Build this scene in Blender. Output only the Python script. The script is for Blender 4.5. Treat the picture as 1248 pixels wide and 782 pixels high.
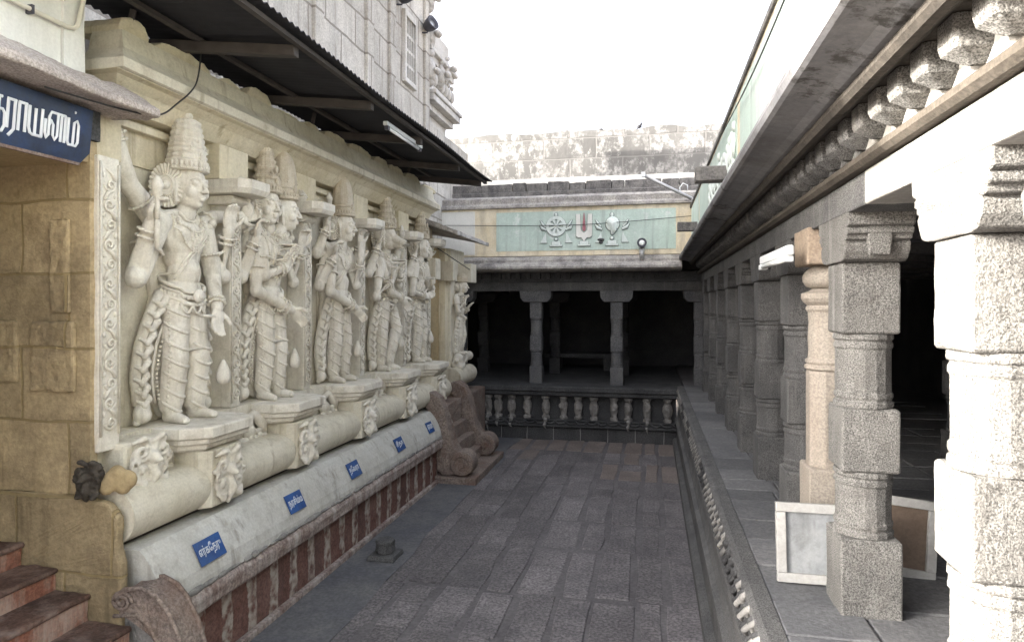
import bpy, bmesh, math, random
from mathutils import Vector, Matrix, noise
from mathutils.bvhtree import BVHTree
R = math.radians
PI = math.pi
random.seed(7)
for o in list(bpy.data.objects):
    bpy.data.objects.remove(o)
scene = bpy.context.scene
COL = scene.collection

# ---------------------------------------------------------------- camera
YAW = 11.93
cam_d = bpy.data.cameras.new('camera')
cam = bpy.data.objects.new('camera', cam_d)
COL.objects.link(cam)
cam.location = (0, 0, 2.6)
cam.rotation_euler = (R(90), 0, R(YAW))
cam_d.sensor_width = 36
cam_d.lens = 36 * 800 / 1248
cam_d.shift_y = -(391 - 372) / 1248
cam_d.clip_start = 0.05
cam_d.clip_end = 3000
scene.camera = cam

# ---------------------------------------------------------------- world, sun, exposure
SUN_EL, SUN_AZ = 17.0, 18.0
sd = Vector((-math.cos(R(SUN_EL)) * math.cos(R(SUN_AZ)), -math.cos(R(SUN_EL)) * math.sin(R(SUN_AZ)), math.sin(R(SUN_EL))))
world = bpy.data.worlds.new('World')
scene.world = world
world.use_nodes = True
wn = world.node_tree
wn.nodes.clear()
sky = wn.nodes.new('ShaderNodeTexSky')
sky.sky_type = 'NISHITA'
sky.sun_disc = False
sky.sun_elevation = R(SUN_EL)
sky.sun_rotation = math.atan2(sd.x, sd.y)
sky.air_density = 0.5
sky.dust_density = 8.0
sky.ozone_density = 0.3
bg = wn.nodes.new('ShaderNodeBackground')
bg.inputs['Strength'].default_value = 0.15
wo = wn.nodes.new('ShaderNodeOutputWorld')
hs = wn.nodes.new('ShaderNodeHueSaturation')   # thin white haze: the sky is nearly colourless
hs.inputs['Saturation'].default_value = 0.35
wn.links.new(sky.outputs[0], hs.inputs['Color'])
wn.links.new(hs.outputs[0], bg.inputs[0])
wn.links.new(bg.outputs[0], wo.inputs[0])
sun_d = bpy.data.lights.new('sun', 'SUN')
sun_d.energy = 2.0
sun_d.angle = R(0.5)
sun_d.color = (1.0, 0.94, 0.84)
sun = bpy.data.objects.new('sun', sun_d)
COL.objects.link(sun)
sun.location = (-20, -10, 20)
sun.rotation_euler = sd.to_track_quat('Z', 'Y').to_euler()
vs = scene.view_settings
vs.view_transform = 'Standard'
vs.look = 'None'
vs.gamma = 1
vs.use_curve_mapping = False
vs.exposure = 3.42
scene.cycles.max_bounces = 8
scene.cycles.diffuse_bounces = 5

# ---------------------------------------------------------------- materials
def rgb(c):
    return (c[0], c[1], c[2], 1.0)

def stone(name, c1, c2, big=1.3, fine=45.0, bump=0.5, speck=0.35, stain=None, stain_amt=0.5, streak=True,
          brick=None, rough=0.85, patch=None, spec=0.3, stain_scale=2.2, lumps=6.0, objco=False, drip=None, grime=None, island=0.0):
    """procedural masonry: two tones, fine speckle, streaked stains, optional block joints, bump"""
    m = bpy.data.materials.new(name)
    m.use_nodes = True
    nt = m.node_tree
    N, L = nt.nodes, nt.links
    b = N['Principled BSDF']
    b.inputs['Roughness'].default_value = rough
    b.inputs['Specular IOR Level'].default_value = spec
    g = N.new('ShaderNodeTexCoord') if objco else N.new('ShaderNodeNewGeometry')
    pos = g.outputs['Object'] if objco else g.outputs['Position']

    def nz(scale, detail=4, rgh=0.6, vec=None):
        n = N.new('ShaderNodeTexNoise')
        n.inputs['Scale'].default_value = scale
        n.inputs['Detail'].default_value = detail
        n.inputs['Roughness'].default_value = rgh
        L.new(vec or pos, n.inputs['Vector'])
        return n.outputs['Fac']

    def ramp(src, a, z):
        r = N.new('ShaderNodeMapRange')
        r.inputs['From Min'].default_value = a
        r.inputs['From Max'].default_value = z
        L.new(src, r.inputs['Value'])
        return r.outputs[0]

    def mix(fac, a, c, mode='MIX'):
        x = N.new('ShaderNodeMix')
        x.data_type = 'RGBA'
        x.blend_type = mode
        if isinstance(fac, (int, float)):
            x.inputs[0].default_value = fac
        else:
            L.new(fac, x.inputs[0])
        for s, v in ((6, a), (7, c)):
            if isinstance(v, tuple):
                x.inputs[s].default_value = rgb(v)
            else:
                L.new(v, x.inputs[s])
        return x.outputs[2]

    def mul(a, k):
        x = N.new('ShaderNodeMath')
        x.operation = 'MULTIPLY'
        L.new(a, x.inputs[0])
        if isinstance(k, (int, float)):
            x.inputs[1].default_value = k
        else:
            L.new(k, x.inputs[1])
        return x.outputs[0]

    col = mix(ramp(nz(big, 6, 0.65), 0.35, 0.65), c1, c2)
    fn = nz(fine, 3, 0.7)
    sp = ramp(fn, 0.38, 0.62)
    lo = tuple(max(0, 1 - speck) for _ in range(3))
    hi = tuple(1 + speck * 0.6 for _ in range(3))
    col = mix(1.0, col, mix(sp, lo, hi), 'MULTIPLY')
    if island:
        gi = N.new('ShaderNodeNewGeometry')
        mr = N.new('ShaderNodeMapRange')
        mr.inputs['To Min'].default_value = 1 - island
        mr.inputs['To Max'].default_value = 1 + island
        L.new(gi.outputs['Random Per Island'], mr.inputs['Value'])
        cc = N.new('ShaderNodeCombineColor')
        for i_ in range(3):
            L.new(mr.outputs[0], cc.inputs[i_])
        col = mix(1.0, col, cc.outputs[0], 'MULTIPLY')
    if patch:
        pc, pa, psc = patch[:3]
        pv = None
        if len(patch) > 3:
            mp3 = N.new('ShaderNodeMapping')
            mp3.inputs['Scale'].default_value = (1, 1, patch[3])
            L.new(pos, mp3.inputs['Vector'])
            pv = mp3.outputs[0]
        pf = ramp(nz(psc, 8, 0.74, pv), 0.62 - pa * 0.3, 0.68 - pa * 0.3)
        col = mix(pf, col, pc)
    if stain:
        mp = N.new('ShaderNodeMapping')
        mp.inputs['Scale'].default_value = (1, 1, 0.18 if streak else 1)
        L.new(pos, mp.inputs['Vector'])
        sf = ramp(nz(stain_scale, 8, 0.7, mp.outputs[0]), 0.48, 0.75)
        col = mix(mul(sf, stain_amt), col, stain)
    if drip:
        mp2 = N.new('ShaderNodeMapping')
        mp2.inputs['Scale'].default_value = (1, 1, 0.05)
        L.new(pos, mp2.inputs['Vector'])
        dn = ramp(nz(11.0, 4, 0.6, mp2.outputs[0]), 0.56, 0.72)
        col = mix(mul(mul(dn, ramp(nz(1.7, 4, 0.6), 0.32, 0.52)), drip[1]), col, drip[0])
    if grime:
        gn = ramp(nz(7.0, 8, 0.75), 0.50, 0.72)
        col = mix(mul(gn, grime[1]), col, grime[0])
    hgt = None
    bumpn = N.new('ShaderNodeBump')
    bumpn.inputs['Distance'].default_value = 0.012
    bumpn.inputs['Strength'].default_value = bump
    add = N.new('ShaderNodeMath')
    add.operation = 'ADD'
    L.new(mul(fn, 0.6), add.inputs[0])
    L.new(nz(lumps, 5, 0.6), add.inputs[1])
    hgt = add.outputs[0]
    if brick:
        axes, bw, bh, mcol, msize = brick
        sx = N.new('ShaderNodeSeparateXYZ')
        L.new(pos, sx.inputs[0])
        cx = N.new('ShaderNodeCombineXYZ')
        L.new(sx.outputs[axes[0]], cx.inputs[0])
        L.new(sx.outputs[axes[1]], cx.inputs[1])
        wob = N.new('ShaderNodeTexNoise')
        wob.inputs['Scale'].default_value = 3.0
        L.new(pos, wob.inputs['Vector'])
        va = N.new('ShaderNodeVectorMath')
        va.operation = 'MULTIPLY_ADD'
        L.new(wob.outputs['Color'], va.inputs[0])
        va.inputs[1].default_value = (0.04, 0.04, 0)
        L.new(cx.outputs[0], va.inputs[2])
        bt = N.new('ShaderNodeTexBrick')
        bt.inputs['Scale'].default_value = 1
        bt.inputs['Brick Width'].default_value = bw
        bt.inputs['Row Height'].default_value = bh
        bt.inputs['Mortar Size'].default_value = msize
        bt.inputs['Mortar Smooth'].default_value = 0.3
        bt.inputs['Color1'].default_value = (0.82, 0.82, 0.82, 1)
        bt.inputs['Color2'].default_value = (1.12, 1.12, 1.12, 1)
        bt.inputs['Mortar'].default_value = (1, 1, 1, 1)
        L.new(va.outputs[0], bt.inputs['Vector'])
        col = mix(1.0, col, bt.outputs['Color'], 'MULTIPLY')
        col = mix(mul(bt.outputs['Fac'], 0.8), col, mcol)
        sb = N.new('ShaderNodeMath')
        sb.operation = 'SUBTRACT'
        L.new(hgt, sb.inputs[0])
        L.new(mul(bt.outputs['Fac'], 1.4), sb.inputs[1])
        hgt = sb.outputs[0]
    L.new(hgt, bumpn.inputs['Height'])
    L.new(bumpn.outputs[0], b.inputs['Normal'])
    L.new(col, b.inputs['Base Color'])
    return m

def plain(name, c, rough=0.5, metal=0.0, var=0.12, scale=12.0):
    m = bpy.data.materials.new(name)
    m.use_nodes = True
    N, L = m.node_tree.nodes, m.node_tree.links
    b = N['Principled BSDF']
    g = N.new('ShaderNodeNewGeometry')
    n = N.new('ShaderNodeTexNoise')
    n.inputs['Scale'].default_value = scale
    n.inputs['Detail'].default_value = 6
    L.new(g.outputs['Position'], n.inputs['Vector'])
    x = N.new('ShaderNodeMix')
    x.data_type = 'RGBA'
    x.inputs[6].default_value = rgb(tuple(v * (1 - var * 2) for v in c))
    x.inputs[7].default_value = rgb(tuple(v * (1 + var * 2) for v in c))
    L.new(n.outputs['Fac'], x.inputs[0])
    L.new(x.outputs[2], b.inputs['Base Color'])
    b.inputs['Roughness'].default_value = rough
    b.inputs['Metallic'].default_value = metal
    return m

M = {}
M['cream'] = stone('cream_limewash', (.58, .535, .425), (.65, .61, .51), big=1.6, fine=60, bump=.3, speck=.08, drip=((.25, .20, .13), .7), grime=((.30, .25, .17), .6),
                   stain=(.30, .25, .15), stain_amt=.42, lumps=9)
M['yellow'] = stone('yellow_limewash', (.58, .51, .355), (.64, .585, .455), big=1.1, fine=50, bump=.3, speck=.08, drip=((.26, .20, .11), .7), grime=((.30, .25, .15), .4),
                    stain=(.28, .21, .10), stain_amt=.5, lumps=8)
M['figure'] = stone('stucco_figure', (.63, .59, .50), (.71, .675, .595), big=3.0, fine=70, bump=.22, speck=.08, drip=((.24, .20, .14), .6), grime=((.30, .255, .18), .55),
                    stain=(.28, .23, .16), stain_amt=.42, lumps=14, stain_scale=3)
M['crown'] = stone('stucco_crown', (.46, .40, .30), (.58, .53, .43), big=4, fine=70, bump=.2, speck=.1,
                   stain=(.26, .19, .12), stain_amt=.5, stain_scale=4)
M['fascia'] = stone('pale_blue_limewash', (.50, .485, .435), (.56, .555, .52), big=1.0, fine=50, bump=.35, speck=.09, drip=((.22, .19, .16), .75), grime=((.29, .26, .21), .6), patch=((.33, .30, .255), .0, 2.2),
                    stain=(.27, .25, .21), stain_amt=.5, lumps=9)
M['redstripe'] = None
M['ledge'] = stone('red_stained_ledge', (.20, .14, .12), (.34, .29, .26), big=5, fine=40, bump=.6, speck=.3,
                   stain=(.55, .51, .47), stain_amt=.85, stain_scale=9)
M['ochre'] = stone('ochre_block_wall', (.46, .36, .215), (.375, .295, .175), big=1.6, fine=30, bump=.9, speck=.16,
                   stain=(.10, .072, .045), stain_amt=.8, streak=False, brick=((0, 2), .72, .47, (.27, .205, .10), .010), lumps=5, drip=((.12, .09, .05), .6), grime=((.22, .17, .09), .6))
M['ochre_plain'] = stone('ochre_plaster', (.42, .325, .18), (.34, .26, .145), big=1.6, fine=30, bump=.6, speck=.14,
                         stain=(.10, .07, .035), stain_amt=.6, streak=False)
M['white'] = stone('white_limewash', (.70, .69, .64), (.76, .75, .70), big=2, fine=50, bump=.25, speck=.05,
                   stain=(.32, .30, .24), stain_amt=.4, lumps=7)
M['slab'] = stone('grey_granite_slab', (.36, .31, .28), (.46, .41, .37), big=3, fine=70, bump=.6, speck=.35,
                  stain=(.16, .13, .12), stain_amt=.5, streak=False)
M['granite'] = stone('clean_granite', (.12, .117, .11), (.185, .18, .168), big=2.6, fine=175, bump=.8, speck=.72, drip=((.33, .32, .30), .35), grime=((.10, .09, .08), .45),
                     stain=(.10, .092, .083), stain_amt=.5, lumps=38)
M['granite_old'] = stone('blackened_granite', (.085, .084, .084), (.145, .142, .137), big=2.4, fine=165, bump=.75, speck=.68, drip=((.19, .185, .175), .5),
                         stain=(.05, .05, .052), stain_amt=.6, lumps=14)
M['granite_dark'] = stone('dark_granite', (.05, .05, .052), (.09, .09, .09), big=2.5, fine=55, bump=.8, speck=.4,
                          stain=(.035, .035, .037), stain_amt=.6, lumps=10)
M['granite_gal'] = stone('grey_gallery_granite', (.11, .11, .115), (.165, .163, .16), big=2.0, fine=65, bump=.7, speck=.4,
                         stain=(.05, .05, .052), stain_amt=.6, lumps=14)
M['beam_sunlit'] = stone('sunlit_beam_stone', (.27, .26, .24), (.35, .335, .31), big=2.5, fine=55, bump=.5, speck=.14,
                        stain=(.22, .20, .17), stain_amt=.45, lumps=12)  # paler stone for the near stretch, sunlight put into its colour
M['salmon'] = stone('salmon_granite', (.245, .215, .18), (.30, .268, .228), big=2.0, fine=85, bump=.4, speck=.25,
                    stain=(.30, .22, .17), stain_amt=.4)
M['orange_stone'] = stone('orange_sandstone', (.27, .21, .155), (.33, .265, .205), big=5, fine=60, bump=.5, speck=.2,
                          stain=(.2, .15, .1), stain_amt=.4)
M['eave'] = stone('dark_grey_eave', (.14, .14, .148), (.205, .204, .206), big=2.4, fine=30, bump=.35, speck=.12,
                  stain=(.07, .066, .062), stain_amt=.75, streak=False, lumps=5, patch=((.06, .058, .055), .22, 2.6))  # mid grey, darker in random patches
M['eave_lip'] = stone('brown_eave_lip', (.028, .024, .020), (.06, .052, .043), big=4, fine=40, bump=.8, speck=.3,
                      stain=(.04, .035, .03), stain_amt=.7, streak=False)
M['brown'] = stone('brown_moulding_stone', (.042, .035, .027), (.075, .064, .052), big=4, fine=50, bump=.6, speck=.3,
                   stain=(.06, .05, .04), stain_amt=.6, streak=False)
M['inner_shade'] = stone('shade_dark_stone', (.034, .034, .038), (.062, .06, .06), big=2.0, fine=40, bump=.6, speck=.3,
                  stain=(.06, .055, .05), stain_amt=.4)  # stone for hall interiors, their deep shade put into the colour
M['mint'] = stone('mint_paint', (.48, .59, .52), (.56, .65, .585), big=1.8, fine=40, bump=.3, speck=.08, drip=((.30, .33, .31), .6), grime=((.36, .42, .38), .4),
                  stain=(.30, .36, .33), stain_amt=.45, patch=((.66, .70, .66), .12, 4))
M['mint_relief'] = stone('pale_mint_paint', (.68, .75, .70), (.74, .79, .75), big=4, fine=50, bump=.2, speck=.08,
                         stain=(.2, .2, .2), stain_amt=.5)
M['cream_band'] = stone('cream_border_paint', (.70, .60, .42), (.76, .69, .55), big=3, fine=40, bump=.3, speck=.08,
                        stain=(.2, .17, .14), stain_amt=.6, stain_scale=5)
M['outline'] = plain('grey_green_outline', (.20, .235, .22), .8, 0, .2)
M['coping'] = stone('weathered_coping', (.30, .28, .27), (.48, .45, .41), big=4, fine=35, bump=.7, speck=.3,
                    stain=(.08, .075, .075), stain_amt=.85, stain_scale=4)
M['coping_dark'] = stone('blackened_coping', (.10, .095, .095), (.2, .19, .18), big=5, fine=35, bump=.8, speck=.3,
                         stain=(.45, .43, .39), stain_amt=.35, stain_scale=6)
M['rampart'] = stone('lichened_white_rampart', (.20, .197, .192), (.28, .275, .266), big=2, fine=10, bump=.8, speck=.45,
                     stain=(.16, .155, .15), stain_amt=.85, stain_scale=1.6, patch=((.11, .108, .105), .5, 2.6, .6), lumps=4, brick=((0, 2), 1.2, .46, (.16, .155, .15), .02))
M['tower'] = stone('whitewashed_tower_block', (.48, .45, .405), (.60, .57, .52), big=1.4, fine=40, bump=.7, speck=.2, drip=((.2, .17, .15), .7), grime=((.30, .27, .24), .6),
                   stain=(.25, .235, .22), stain_amt=.65, brick=((1, 2), .85, .48, (.20, .175, .15), .018), lumps=5)
M['tower_plain'] = stone('whitewashed_tower_trim', (.50, .475, .43), (.64, .62, .60), big=2, fine=40, bump=.6, speck=.14,
                         stain=(.2, .19, .18), stain_amt=.7)
M['floor'] = stone('worn_paving', (.135, .123, .125), (.21, .193, .192), big=1.6, fine=38, bump=1.0, speck=.5, grime=((.075, .07, .072), .75),
                   stain=(.055, .055, .06), stain_amt=.6, streak=False, lumps=9, rough=.75, spec=.4, island=.2)
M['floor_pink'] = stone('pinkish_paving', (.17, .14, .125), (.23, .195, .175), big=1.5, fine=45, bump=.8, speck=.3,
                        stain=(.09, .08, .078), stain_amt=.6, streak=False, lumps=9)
M['joint'] = stone('dark_mortar', (.105, .097, .099), (.155, .145, .146), big=1.4, fine=30, bump=.6, speck=.2, rough=.8)
M['cement'] = stone('blue_grey_cement', (.105, .108, .12), (.16, .157, .155), big=1.3, fine=30, bump=.5, speck=.2, grime=((.065, .066, .072), .7),
                    stain=(.055, .06, .072), stain_amt=.6, streak=False, rough=.7)
M['corridor'] = stone('corridor_paving', (.105, .106, .11), (.155, .153, .152), island=.18, big=1.5, fine=45, bump=.6, speck=.25,
                      stain=(.07, .072, .08), stain_amt=.6, streak=False, rough=.75)
M['earth'] = stone('bare_earth', (.2, .16, .12), (.26, .21, .16), big=.3, fine=8, bump=.4)
M['redstep'] = stone('worn_red_step', (.07, .045, .037), (.125, .07, .052), big=3, fine=40, bump=.7, speck=.3,
                     stain=(.42, .36, .32), stain_amt=.4, stain_scale=6, streak=False)
M['redriser'] = stone('red_riser_with_limewash', (.22, .085, .055), (.27, .13, .09), big=4, fine=40, bump=.7, speck=.3,
                      stain=(.50, .44, .38), stain_amt=.9, stain_scale=5)
M['rubble'] = stone('rust_stained_stone', (.19, .15, .13), (.27, .22, .185), big=4, fine=50, bump=.9, speck=.4,
                    stain=(.15, .075, .045), stain_amt=.8, streak=False, stain_scale=3)
M['dirty_white'] = stone('grimy_limewash', (.20, .19, .175), (.29, .275, .255), big=3, fine=40, bump=.7, speck=.2,
                         stain=(.07, .07, .07), stain_amt=.9, stain_scale=5)
M['wave_white'] = stone('chipped_whitewash', (.24, .23, .22), (.36, .35, .325), big=4, fine=40, bump=.6, speck=.2,
                        stain=(.09, .09, .09), stain_amt=.9, streak=False, stain_scale=5)
M['tin'] = plain('rusty_black_tin', (.022, .022, .026), .6, 0.3, .3, 5)
M['rafter'] = plain('weathered_timber', (.05, .042, .038), .8, 0, .3, 9)
M['blue'] = stone('blue_enamel', (.006, .013, .036), (.010, .028, .085), big=5, fine=40, bump=.08, speck=.1,
                  stain=(.03, .035, .04), stain_amt=.8, rough=.4, spec=.5)
M['plate_blue'] = stone('sky_blue_enamel', (.02, .065, .22), (.03, .10, .30), big=9, fine=60, bump=.08, speck=.1,
                       stain=(.08, .10, .14), stain_amt=.5, rough=.45, spec=.5)
M['lettering'] = plain('white_lettering', (.66, .68, .70), .6, 0, .06)
M['pipe'] = plain('cream_conduit', (.62, .58, .48), .5, 0, .06)
M['steel'] = plain('galvanised_steel', (.42, .42, .42), .45, .6, .1)
M['lamp_white'] = plain('white_lamp_housing', (.72, .74, .74), .4, 0, .06)
M['lamp_glass'] = plain('frosted_lamp_tube', (.8, .82, .8), .25, 0, .03)
M['lamp_dark'] = plain('dark_lamp_housing', (.06, .06, .075), .5, .2, .15)
M['cable'] = plain('black_cable', (.02, .02, .02), .6, 0, .1)
M['wood_white'] = stone('white_painted_wood', (.31, .305, .295), (.39, .385, .365), big=6, fine=50, bump=.3, speck=.08,
                        stain=(.2, .18, .15), stain_amt=.5, streak=False, rough=.6)
M['board_grey'] = stone('grey_backing_board', (.21, .22, .23), (.29, .30, .30), big=4, fine=50, bump=.15, speck=.08, grime=((.10, .10, .10), .7), drip=((.12, .12, .12), .5),
                        stain=(.12, .12, .12), stain_amt=.6, streak=False)
M['board_brown'] = stone('brown_backing_board', (.12, .088, .066), (.16, .12, .092), big=4, fine=50, bump=.2, speck=.1, grime=((.06, .05, .04), .7),
                         stain=(.12, .08, .06), stain_amt=.6)
M['red_mark'] = plain('red_paint', (.34, .13, .15), .6, 0, .1)
M['bird'] = plain('black_feathers', (.03, .03, .035), .6, 0, .2)

def stripe_material():
    m = stone('red_and_white_striped_plinth', (.15, .072, .056), (.205, .118, .098), big=4, fine=40, bump=.7, speck=.3,
              stain=(.075, .055, .05), stain_amt=.7)
    N, L = m.node_tree.nodes, m.node_tree.links
    b = N['Principled BSDF']
    src = b.inputs['Base Color'].links[0].from_socket
    g = N.new('ShaderNodeNewGeometry')
    s = N.new('ShaderNodeSeparateXYZ')
    L.new(g.outputs['Position'], s.inputs[0])
    n = N.new('ShaderNodeTexNoise')
    n.inputs['Scale'].default_value = 3.5
    n.inputs['Detail'].default_value = 8
    n.inputs['Roughness'].default_value = .7
    L.new(g.outputs['Position'], n.inputs['Vector'])
    a = N.new('ShaderNodeMath'); a.operation = 'MULTIPLY_ADD'
    L.new(n.outputs['Fac'], a.inputs[0]); a.inputs[1].default_value = .13
    L.new(s.outputs[1], a.inputs[2])
    w = N.new('ShaderNodeMath'); w.operation = 'MULTIPLY'
    L.new(a.outputs[0], w.inputs[0]); w.inputs[1].default_value = 2 * PI / .31
    si = N.new('ShaderNodeMath'); si.operation = 'SINE'
    L.new(w.outputs[0], si.inputs[0])
    r = N.new('ShaderNodeMapRange')
    r.inputs['From Min'].default_value = .25; r.inputs['From Max'].default_value = .45
    L.new(si.outputs[0], r.inputs['Value'])
    n2 = N.new('ShaderNodeTexNoise'); n2.inputs['Scale'].default_value = 14; n2.inputs['Detail'].default_value = 6
    L.new(g.outputs['Position'], n2.inputs['Vector'])
    r2 = N.new('ShaderNodeMapRange')
    r2.inputs['From Min'].default_value = .36; r2.inputs['From Max'].default_value = .6
    L.new(n2.outputs['Fac'], r2.inputs['Value'])
    mm = N.new('ShaderNodeMath'); mm.operation = 'MULTIPLY'
    L.new(r.outputs[0], mm.inputs[0]); L.new(r2.outputs[0], mm.inputs[1])
    x = N.new('ShaderNodeMix'); x.data_type = 'RGBA'
    L.new(mm.outputs[0], x.inputs[0]); L.new(src, x.inputs[6])
    x.inputs[7].default_value = (.42, .375, .325, 1)
    L.new(x.outputs[2], b.inputs['Base Color'])
    return m
M['redstripe'] = stripe_material()

# ---------------------------------------------------------------- mesh helpers
def origin_of(o):
    v = Vector((0, 0, 0))
    while o is not None:
        v += o.location
        o = o.parent
    return v

class MB:
    def __init__(self):
        self.v, self.f = [], []

    def add(self, vs_, fs, mat=None):
        n = len(self.v)
        if mat is not None:
            vs_ = [mat @ Vector(p) for p in vs_]
        self.v += [tuple(p) for p in vs_]
        self.f += [tuple(i + n for i in f) for f in fs]
        return self

    def box(self, x0, x1, y0, y1, z0, z1, mat=None):
        p = [(x0, y0, z0), (x1, y0, z0), (x1, y1, z0), (x0, y1, z0), (x0, y0, z1), (x1, y0, z1), (x1, y1, z1), (x0, y1, z1)]
        return self.add(p, [(3, 2, 1, 0), (4, 5, 6, 7), (0, 1, 5, 4), (1, 2, 6, 5), (2, 3, 7, 6), (3, 0, 4, 7)], mat)

    def rings(self, rings, closed=True, cap=True, mat=None):
        n = len(rings[0])
        vs_ = [p for r in rings for p in r]
        fs = []
        for i in range(len(rings) - 1):
            for j in range(n if closed else n - 1):
                k = (j + 1) % n
                fs.append((i * n + j, i * n + k, (i + 1) * n + k, (i + 1) * n + j))
        if cap:
            fs.append(tuple(range(n - 1, -1, -1)))
            fs.append(tuple((len(rings) - 1) * n + j for j in range(n)))
        return self.add(vs_, fs, mat)

    def lathe(self, prof, n=24, mat=None, phase=0.0, ripple=0.0, k=8):
        rs = []
        for r, z in prof:
            ring = []
            for j in range(n):
                a = 2 * PI * j / n + phase
                q = r * (1 + ripple * math.cos(k * a))
                ring.append((q * math.cos(a), q * math.sin(a), z))
            rs.append(ring)
        return self.rings(rs, mat=mat)

    def square(self, prof, mat=None):
        """prof of (halfx, halfy, z)"""
        return self.rings([[(-a, -b, z), (a, -b, z), (a, b, z), (-a, b, z)] for a, b, z in prof], mat=mat)

    def prism(self, poly, axis, a, b, mat=None):
        """2-D polygon pushed along an axis; for 'y' poly is (x,z), for 'x' (y,z), for 'z' (x,y)"""
        def P(p, t):
            return {'y': (p[0], t, p[1]), 'x': (t, p[0], p[1]), 'z': (p[0], p[1], t)}[axis]
        return self.rings([[P(p, a) for p in poly], [P(p, b) for p in poly]], mat=mat)

    def tube(self, pts, r, n=8, mat=None, cap=True):
        pts = [Vector(p) for p in pts]
        rr = r if isinstance(r, (list, tuple)) else [r] * len(pts)
        rs = []
        up = None
        for i, p in enumerate(pts):
            t = (pts[min(i + 1, len(pts) - 1)] - pts[max(i - 1, 0)])
            if t.length < 1e-9:
                t = Vector((0, 0, 1))
            t.normalize()
            if up is None:
                up = t.orthogonal().normalized()
            up = (up - t * up.dot(t))
            if up.length < 1e-6:
                up = t.orthogonal()
            up.normalize()
            s = t.cross(up)
            rs.append([p + (up * math.cos(2 * PI * j / n) + s * math.sin(2 * PI * j / n)) * rr[i] for j in range(n)])
        return self.rings(rs, cap=cap, mat=mat)

    def ball(self, c, r, mat=None, nu=14, nv=8, rot=None):
        if not isinstance(r, (tuple, list)):
            r = (r, r, r)
        c = Vector(c)
        rs = []
        for i in range(nv + 1):
            a = PI * (i + (0.02 if i == 0 else (-0.02 if i == nv else 0))) / nv
            ring = []
            for j in range(nu):
                b = 2 * PI * j / nu
                p = Vector((r[0] * math.sin(a) * math.cos(b), r[1] * math.sin(a) * math.sin(b), r[2] * math.cos(a)))
                if rot is not None:
                    p = rot @ p
                ring.append(c + p)
            rs.append(ring)
        return self.rings(rs, mat=mat)

    def limb(self, pts, rad, n=12):
        self.tube(pts, rad, n)
        for p, r in zip(pts, rad):
            self.ball(p, r, nu=10, nv=6)
        return self

    def build(self, name, mat, parent=None, smooth=False, bevel=0.0, rough=0.0, sub=2, loc=None, seg=2, tsize=.12):
        me = bpy.data.meshes.new(name)
        off = origin_of(parent) if parent is not None else Vector(loc or (0, 0, 0))
        me.from_pydata([tuple(Vector(p) - off) for p in self.v], [], self.f)
        bm = bmesh.new()
        bm.from_mesh(me)
        bmesh.ops.recalc_face_normals(bm, faces=bm.faces)
        bm.to_mesh(me)
        bm.free()
        me.materials.append(mat)
        if smooth:
            me.polygons.foreach_set('use_smooth', [True] * len(me.polygons))
        o = bpy.data.objects.new(name, me)
        COL.objects.link(o)
        if parent is not None:
            o.parent = parent
        else:
            o.location = off
        if bevel:
            b = o.modifiers.new('bevel', 'BEVEL')
            b.width = bevel
            b.segments = seg
            b.limit_method = 'ANGLE'
            b.angle_limit = R(38)
        if rough:
            s = o.modifiers.new('sub', 'SUBSURF')
            s.subdivision_type = 'SIMPLE'
            s.levels = s.render_levels = sub
            d = o.modifiers.new('rough', 'DISPLACE')
            d.texture = clouds(tsize)
            d.texture_coords = 'GLOBAL'
            d.strength = rough
            d.mid_level = .5
        return o

_cl = {}
def clouds(size):
    if size not in _cl:
        t = bpy.data.textures.new('clouds', 'CLOUDS')
        t.noise_scale = size
        t.noise_depth = 3
        _cl[size] = t
    return _cl[size]

def thing(name, label, cat, loc=(0, 0, 0), rotz=0.0, group=None):
    o = bpy.data.objects.new(name, None)
    o.empty_display_size = .1
    COL.objects.link(o)
    o.location = loc
    o.rotation_euler = (0, 0, rotz)
    return tag(o, label, cat, group)

def tag(o, label, cat, group=None):
    o['label'] = label
    o['category'] = cat
    if group:
        o['group'] = group
    return o

def struct(o):
    o['kind'] = 'structure'
    return o

def dup(root, loc, label, rotz=None, scale=None):
    kids = {}
    for o in list(COL.objects):
        kids.setdefault(o.parent, []).append(o)
    def cp(o, parent):
        c = o.copy()
        COL.objects.link(c)
        c.parent = parent
        for ch in kids.get(o, []):
            cp(ch, c)
        return c
    r = cp(root, None)
    r.location = loc
    if rotz is not None:
        r.rotation_euler = (0, 0, rotz)
    if scale is not None:
        r.scale = scale
    r['label'] = label
    return r

def set_mat(root, mapping):
    """give a copy its own stone: own mesh data with another material"""
    for o in list(COL.objects):
        p = o
        while p.parent is not None:
            p = p.parent
        if p is root and o.type == 'MESH':
            o.data = o.data.copy()
            o.data.materials[0] = mapping

def remesh(o, vox, smooth=2):
    md = o.modifiers.new('remesh', 'REMESH')
    md.mode = 'VOXEL'
    md.voxel_size = vox
    if smooth:
        s = o.modifiers.new('smooth', 'SMOOTH')
        s.factor = .5
        s.iterations = smooth
    bpy.context.view_layer.update()
    dg = bpy.context.evaluated_depsgraph_get()
    me = bpy.data.meshes.new_from_object(o.evaluated_get(dg))
    o.modifiers.clear()
    o.data = me
    me.polygons.foreach_set('use_smooth', [True] * len(me.polygons))
    return o

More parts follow.
